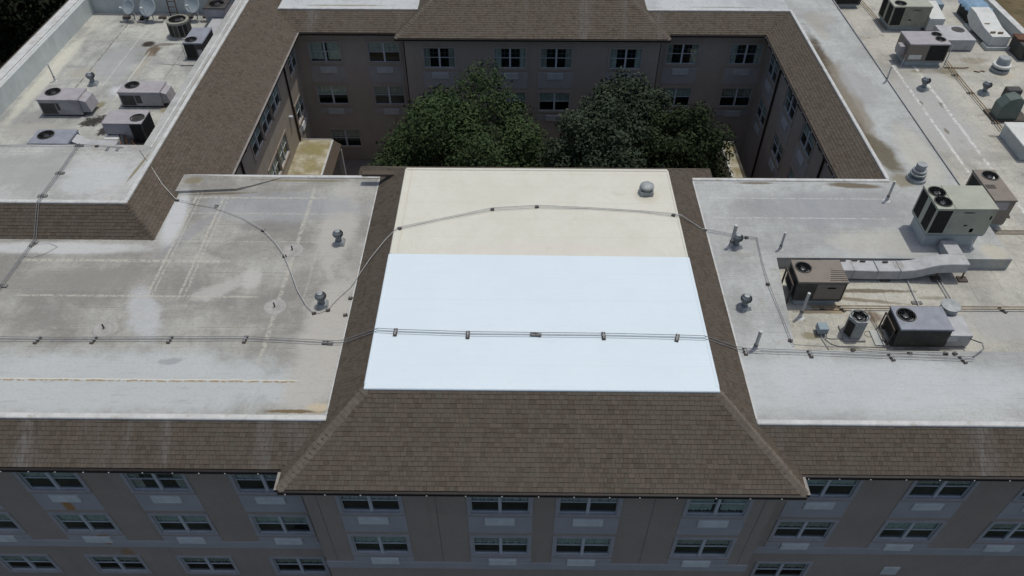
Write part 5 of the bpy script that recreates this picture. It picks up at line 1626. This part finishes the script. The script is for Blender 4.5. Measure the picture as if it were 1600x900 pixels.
# thin cable wandering over the roofs
wl = [(-16.37, 27.19, HC + .05), (-15.9, 26.6, .98), (-15.4, 25.95, .72), (-14.9, 25.35, .40), (-14.26, 24.78, .08), (-13.52, 24.53, .09), (-12.49, 24.29, .10), (-11.14, 23.6, .10), (-10.14, 22.85, .10), (-9.49, 22.12, .10), (-8.94, 21.34, .10),
      (-8.44, 20.32, .09), (-8.04, 19.47, .08), (-7.58, 18.73, .09), (-7.21, 18.35, .10), (-7.01, 18.36, .08), (-6.74, 18.54, .09), (-6.45, 19.13, .08), (-6.12, 19.66, .08), (-5.9, 20.25, .10), (-5.5, 20.9, .40), (-5.0, 21.5, .76), (-4.56, 22.01, HC + .10),
      (-2.94, 22.61, HC + .06), (-.99, 23.22, HC + .11), (.77, 23.4, HC + .11), (2.82, 23.34, HC + .06), (4.82, 23.17, HC + .06), (6.09, 22.94, HC + .11), (6.4, 22.9, HC + .06), (7.35, 23.05, .12), (7.49, 23.05, .11), (8.68, 22.75, .09), (9.06, 22.64, .11), (9.45, 22.6, .08)]
line_thing('cable', 'pale cable curving from the left wing over the cream roof to the right roof', [wl], .015, 'pipe_light', 'cable')
w2 = [p for p in wl[22:]]
line_thing('cable', 'thin dark cable beside the pale cable across the cream roof', [off(w2, .02, -.07)], .007, 'pipe_mid', 'cable')
wr = [(9.45, 22.6, .08), (9.34, 21.22, .08), (9.30, 20.0, .11), (9.38, 18.53, .08), (9.43, 17.23, .11), (9.46, 17.0, .08), (10.13, 16.95, .08), (11.43, 16.86, .10), (12.74, 16.74, .08), (14.57, 16.66, .10)]
line_thing('conduit', 'dark conduit running forward along the left side of the right well', [wr], .013, 'pipe', 'cable')
for x, y, z, lb, kd in ((-14.2, 24.76, 0, 'small block where the cable leaves the left shingle slope', 1), (-12.45, 24.38, 0, 'small block second along the cable on the left roof', 1), (-10.14, 22.85, 0, 'small block third along the cable on the left roof', 1), (-8.94, 21.34, 0, 'small block left of the far stub pipe on the cable', 1),
                    (-7.21, 18.35, 0, 'small block at the low bend of the cable near the turbine vent', 1), (-6.74, 18.5, 0, 'small block right after the low bend of the cable', 1), (-6.03, 19.1, 0, 'loose small block at the left shingle strip edge, the farther one', 1), (-6.08, 18.27, 0, 'loose small block at the left shingle strip edge, the nearer one', 1),
                    (-4.5, 22.03, HC, 'small block at the left edge of the cream roof', 1), (-.99, 23.22, HC, 'small block left of the middle on the cream roof', 1), (.77, 23.4, HC, 'small block at the middle of the cream roof', 1), (6.09, 22.94, HC, 'small block at the right edge of the cream roof', 1),
                    (7.49, 23.05, 0, 'small block at the edge of the right roof where the cable lands', 1), (9.06, 22.64, 0, 'small block on the cable right of the turbine vent', 1), (9.30, 20.0, 0, 'small block on the conduit halfway along the right well', 1), (9.43, 17.23, 0, 'small block on the conduit at the front corner of the right well', 1),
                    (11.45, 16.83, 0, 'small block on the conduit in front of the small condenser', 1), (13.33, 16.70, 0, 'small block on the conduit in front of the dark grey unit', 1), (14.54, 16.70, 0, 'left of two neighbouring small blocks in front of the duct box', 1), (14.85, 16.70, 0, 'right of two neighbouring small blocks in front of the duct box', 1)):
    support(x, y, z, lb, kd, random.uniform(-.5, .5))
# straight pair on the left
lp = [(-19.09, 27.45, HC + za), (-19.04, 25.43, HC + za), (-19.06, 23.88, HC + za), (-19.0, 23.4, HC + .10), (-18.98, 22.25, .06), (-18.94, 22.0, za), (-19.0, 19.6, za), (-19.0, 17.06, za)]
line_thing('gas_pipe', 'twin straight pipes running forward over the raised left deck', [off(lp, -.045, 0), off(lp, .045, 0)], .013, 'pipe_mid')
for i, (x, y, z) in enumerate(((-19.09, 27.45, HC), (-19.04, 25.43, HC), (-19.06, 23.88, HC))):
    support(x, y, z, '%s block from the back under the twin pipes on the raised left deck' % ORD[i], 2)
support(-18.9, 21.95, 0, 'block at the foot of the short slope under the twin pipes', 2, 1.1)
support(-18.98, 19.6, 0, 'block under the twin pipes at the left frame edge', 2)
line_thing('cable', 'thin line along the back edge of the raised left deck', [[(-26, 27.3, HC + .03), (-19.1, 27.42, HC + .10), (-18.0, 27.38, HC + .05), (-17.1, 27.3, HC + .03)]], .012, 'pipe', 'cable')
line_thing('cable', 'loose cable loop at the foot of the short left slope', [[(-18.8, 21.97, .1), (-18.3, 22.0, .04), (-17.9, 21.8, .03), (-18.2, 21.4, .03), (-18.6, 21.2, .03), (-19.0, 21.25, .03)]], .010, 'pipe_light', 'cable')
support(-18.3, 27.40, HC, 'small block on the thin line behind the raised left deck', 1)
# pipes in the right well
for dy, lb in ((.06, 'rear pipe of the pair crossing the right well'), (-.06, 'front pipe of the pair crossing the right well')):
    line_thing('gas_pipe', lb, [[(10.8 + (dy < 0) * .05, 19.30 + dy, ZRW + .1), (13.0, 19.30 + dy, ZRW + .1), (15.9, 19.30 + dy, ZRW + .1), (28, 19.36 + dy, ZRW + .1)]], .022, 'pipe_rusty')
for x, lb, kd in ((11.25, 'block under the well pipes below the brown unit', 1), (11.95, 'larger block with strut under the well pipes beside the brown unit', 0), (17.85, 'block under the well pipes at the right frame edge', 0)):
    support(x, 19.3, ZRW, lb, kd, .6 if kd == 0 else 0)
line_thing('pipe', 'dark pipe slanting from the long duct to the dark grey unit', [[(14.92, 21.0, ZRW + .06), (14.86, 19.65, ZRW + .06), (14.8, 18.55, ZRW + .1)]], .022, 'pipe_light')
line_thing('pipe', 'twin pipe running from the duct to the round collar', [[(16.05, 20.8, ZRW + .06), (16.08, 19.76, ZRW + .06), (15.9, 19.0, ZRW + .1)], [(16.17, 20.8, ZRW + .06), (16.20, 19.76, ZRW + .06), (16.0, 19.0, ZRW + .1)]], .02, 'pipe_light')
line_thing('pipe', 'rusty pipe beside the small condenser in the well', [[(12.82, 19.26, ZRW + .08), (12.97, 17.9, ZRW + .06), (13.1, 17.6, ZRW + .1)], [(12.95, 19.2, ZRW + .08), (13.05, 17.98, ZRW + .06)]], .014, 'pipe_rusty')
support(12.98, 17.72, ZRW, 'block at the left foot of the dark grey unit', 1)
support(14.85, 19.62, ZRW, 'flat block behind the dark grey unit', 2)
line_thing('cable', 'grey hose hanging from the duct box to the front roof edge', [[(15.72, 17.5, -.1), (15.9, 17.1, .12), (15.85, 16.85, .12), (15.5, 16.62, .10), (15.4, 16.55, .08)]], .022, 'pipe', 'cable')
line_thing('cable', 'coiled cable on the well floor beside the small condenser', [[(12.55 + .14 * math.cos(a), 18.05 + .14 * math.sin(a), ZRW + .02) for a in [i * .5 for i in range(13)]]], .008, 'pipe', 'cable')
# rear right rusty pair
rp = [(21.0, 46, ZRW + .1), (21.2, 42.9, ZRW + .1), (21.25, 41.7, ZRW + .1)]
line_thing('gas_pipe', 'rusty pipe pair leaving the olive unit towards the back', [off(rp, -.07, 0), off(rp, .07, 0)], .022, 'pipe_rusty')
rp = [(23.25, 38.0, ZRW + .1), (23.19, 36.58, ZRW + .1), (23.2, 34.7, ZRW + .1), (23.24, 31.92, ZRW + .1), (23.21, 31.2, ZRW + .1)]
rp2 = [(22.9, 37.2, ZRW + .05), (23.19, 36.9, ZRW + .08)]
line_thing('gas_pipe', 'rusty yellowish pipe pair running forward on the right rear roof', [off(rp, -.07, 0), off(rp, .07, 0)], .024, 'pipe_rusty')
for i, (x, y) in enumerate(((23.19, 36.58), (23.22, 34.74), (23.24, 31.92))):
    support(x, y, ZRW, '%s block from the back under the rusty pipe pair' % ORD[i], 2)
line_thing('pipe', 'thin pipe and hose lying behind the rusty pipe pair', [[(22.9, 37.35, ZRW + .04), (23.9, 37.3, ZRW + .05), (24.2, 37.35, ZRW + .06)], [(24.35, 37.0, ZRW + .03), (24.6, 36.9, ZRW + .03), (24.75, 37.05, ZRW + .03), (24.9, 36.95, ZRW + .03)]], .025, 'rust')
# conduit along the right deck edge
line_thing('conduit', 'dark conduit along the edge of the right rear deck', [[(18.86, 60, .03), (18.88, 40, .04), (18.9, 29.3, .03), (18.93, 24.2, .03)]], .022, 'pipe', 'cable')
line_thing('gas_pipe', 'short pipe pair at the right frame edge beside the tan unit', [[(19.3, 23.78, ZRW + .06), (28, 23.7, ZRW + .06)], [(19.3, 23.62, ZRW + .06), (28, 23.56, ZRW + .06)]], .022, 'pipe_rusty')
line_thing('cable', 'thin lines from the dark box unit across the left sunken roof', [[(-19.9, 38.9, ZLW + .03), (-18.8, 38.85, ZLW + .03), (-17.7, 38.6, ZLW + .05)], [(-19.7, 39.3, ZLW + .03), (-18.6, 39.25, ZLW + .03)], [(-19.0, 36.6, ZLW + .03), (-18.3, 36.5, ZLW + .03), (-17.8, 36.6, ZLW + .05)]], .014, 'pipe_light', 'cable')
t = thing('roof_bracket', 'pair of small metal brackets behind the raised left deck', 'bracket', (-17.3, 27.3, HC))
for x in (-17.75, -17.3):
    MB().box(x - .05, x - .02, 27.05, 27.35, HC, HC + .06).build('bracket', M['galv'], t)
    MB().box(x + .02, x + .05, 27.05, 27.35, HC, HC + .06).build('bracket', M['galv'], t)


# ================================================================== TREES
def tree(label, x, y, z0, top, rx, ry, mat, n, lsize, group, seed, rz=None, trunk_r=.22):
    R = np.random.default_rng(seed)
    t = thing('tree', label, 'tree', (x, y, z0), group)
    rz = rz or (top - z0) * .42
    cz = top - rz
    tm = MB()
    tm.tube([(x, y, z0), (x + .1, y, z0 + (cz - z0) * .5), (x - .05, y + .05, cz), (x, y, cz + rz * .5)], [trunk_r, trunk_r * .8, trunk_r * .55, trunk_r * .2], 10)
    cl = []
    nb = 150
    while len(cl) < nb:
        p = R.uniform(-1, 1, 3)
        d = (np.abs(p) ** 2.7).sum() ** (1 / 2.7)
        if d > 1 or d < .35:
            continue
        p = p / d * (d ** .4)
        cl.append((p * np.array([rx, ry, rz]) * R.uniform(.66, .92) + np.array([x, y, cz]), R.uniform(.15, .27) * (rx + ry) / 2))
    for c, r in cl[:16]:
        m = (np.array([x, y, cz - rz * .3]) + c) / 2 + np.array([0, 0, -.2])
        tm.tube([(x, y, cz - rz * .55), tuple(m), tuple(c)], [trunk_r * .4, trunk_r * .22, .03], 6)
    tm.build('trunk', M['trunk'], t, smooth='all')
    w = np.array([r ** 2 for c, r in cl])
    w /= w.sum()
    idx = R.choice(nb, n, p=w)
    C = np.array([c for c, r in cl])[idx]
    Rr = np.array([r for c, r in cl])[idx]
    d = R.normal(size=(n, 3))
    d /= np.linalg.norm(d, axis=1)[:, None]
    rad = Rr * (R.uniform(.35, 1.25, n) ** .7)
    P = C + d * rad[:, None] * np.array([1.1, 1.1, .85])
    nn = d + R.normal(size=(n, 3)) * .7 + np.array([0, 0, .5])
    nn /= np.linalg.norm(nn, axis=1)[:, None]
    a = np.cross(nn, R.normal(size=(n, 3)))
    a /= np.linalg.norm(a, axis=1)[:, None]
    b = np.cross(nn, a)
    s = lsize * R.uniform(.6, 1.35, n)[:, None]
    v = np.empty((n, 4, 3))
    v[:, 0] = P - a * s
    v[:, 1] = P - b * s * .48 + nn * s * .12
    v[:, 2] = P + a * s
    v[:, 3] = P + b * s * .48 + nn * s * .12
    v = v.reshape(-1, 3) - np.array([x, y, z0])
    me = bpy.data.meshes.new('crown')
    me.vertices.add(4 * n)
    me.vertices.foreach_set('co', v.ravel())
    me.loops.add(4 * n)
    me.loops.foreach_set('vertex_index', np.arange(4 * n))
    me.polygons.add(n)
    me.polygons.foreach_set('loop_start', np.arange(0, 4 * n, 4))
    me.update(calc_edges=True)
    me.validate()
    me.materials.append(M[mat])
    o = bpy.data.objects.new('crown', me)
    COL.objects.link(o)
    o.parent = t
    return t


CT = 'courtyard trees'
tree('broad green tree at the left of the courtyard', -2.8, 34.6, GZ, 0.25, 4.8, 4.4, 'leaf_a', 80000, .10, CT, 5, rz=5.6)
tree('grey green leafy tree in the middle of the courtyard', 4.35, 33.4, GZ, -0.6, 3.1, 3.1, 'leaf_b', 46000, .105, CT, 6, rz=4.8)
tree('dark tree at the back of the courtyard, taller than its neighbours', 6.0, 36.4, GZ, 0.1, 2.7, 2.4, 'leaf_b', 32000, .105, CT, 8, rz=4.8)
tree('dark rounded tree at the right of the courtyard', 8.5, 34.6, GZ, -0.75, 3.1, 3.0, 'leaf_c', 44000, .10, CT, 9, rz=5.0)
OT = 'dark trees beyond the left parapet'
tree('dark tree outside the left parapet, the nearest', -39.5, 58.5, GZ, -1.8, 5.4, 5.2, 'leaf_d', 24000, .20, OT, 21, rz=4.6)
tree('dark tree outside the left parapet, at the top edge', -35.5, 63.0, GZ, -0.5, 5.2, 5.2, 'leaf_d', 22000, .20, OT, 22, rz=4.8)
tree('dark tree outside the left parapet, in the far corner', -46.0, 62.5, GZ, -1.5, 5.8, 5.5, 'leaf_d', 22000, .22, OT, 23, rz=4.6)
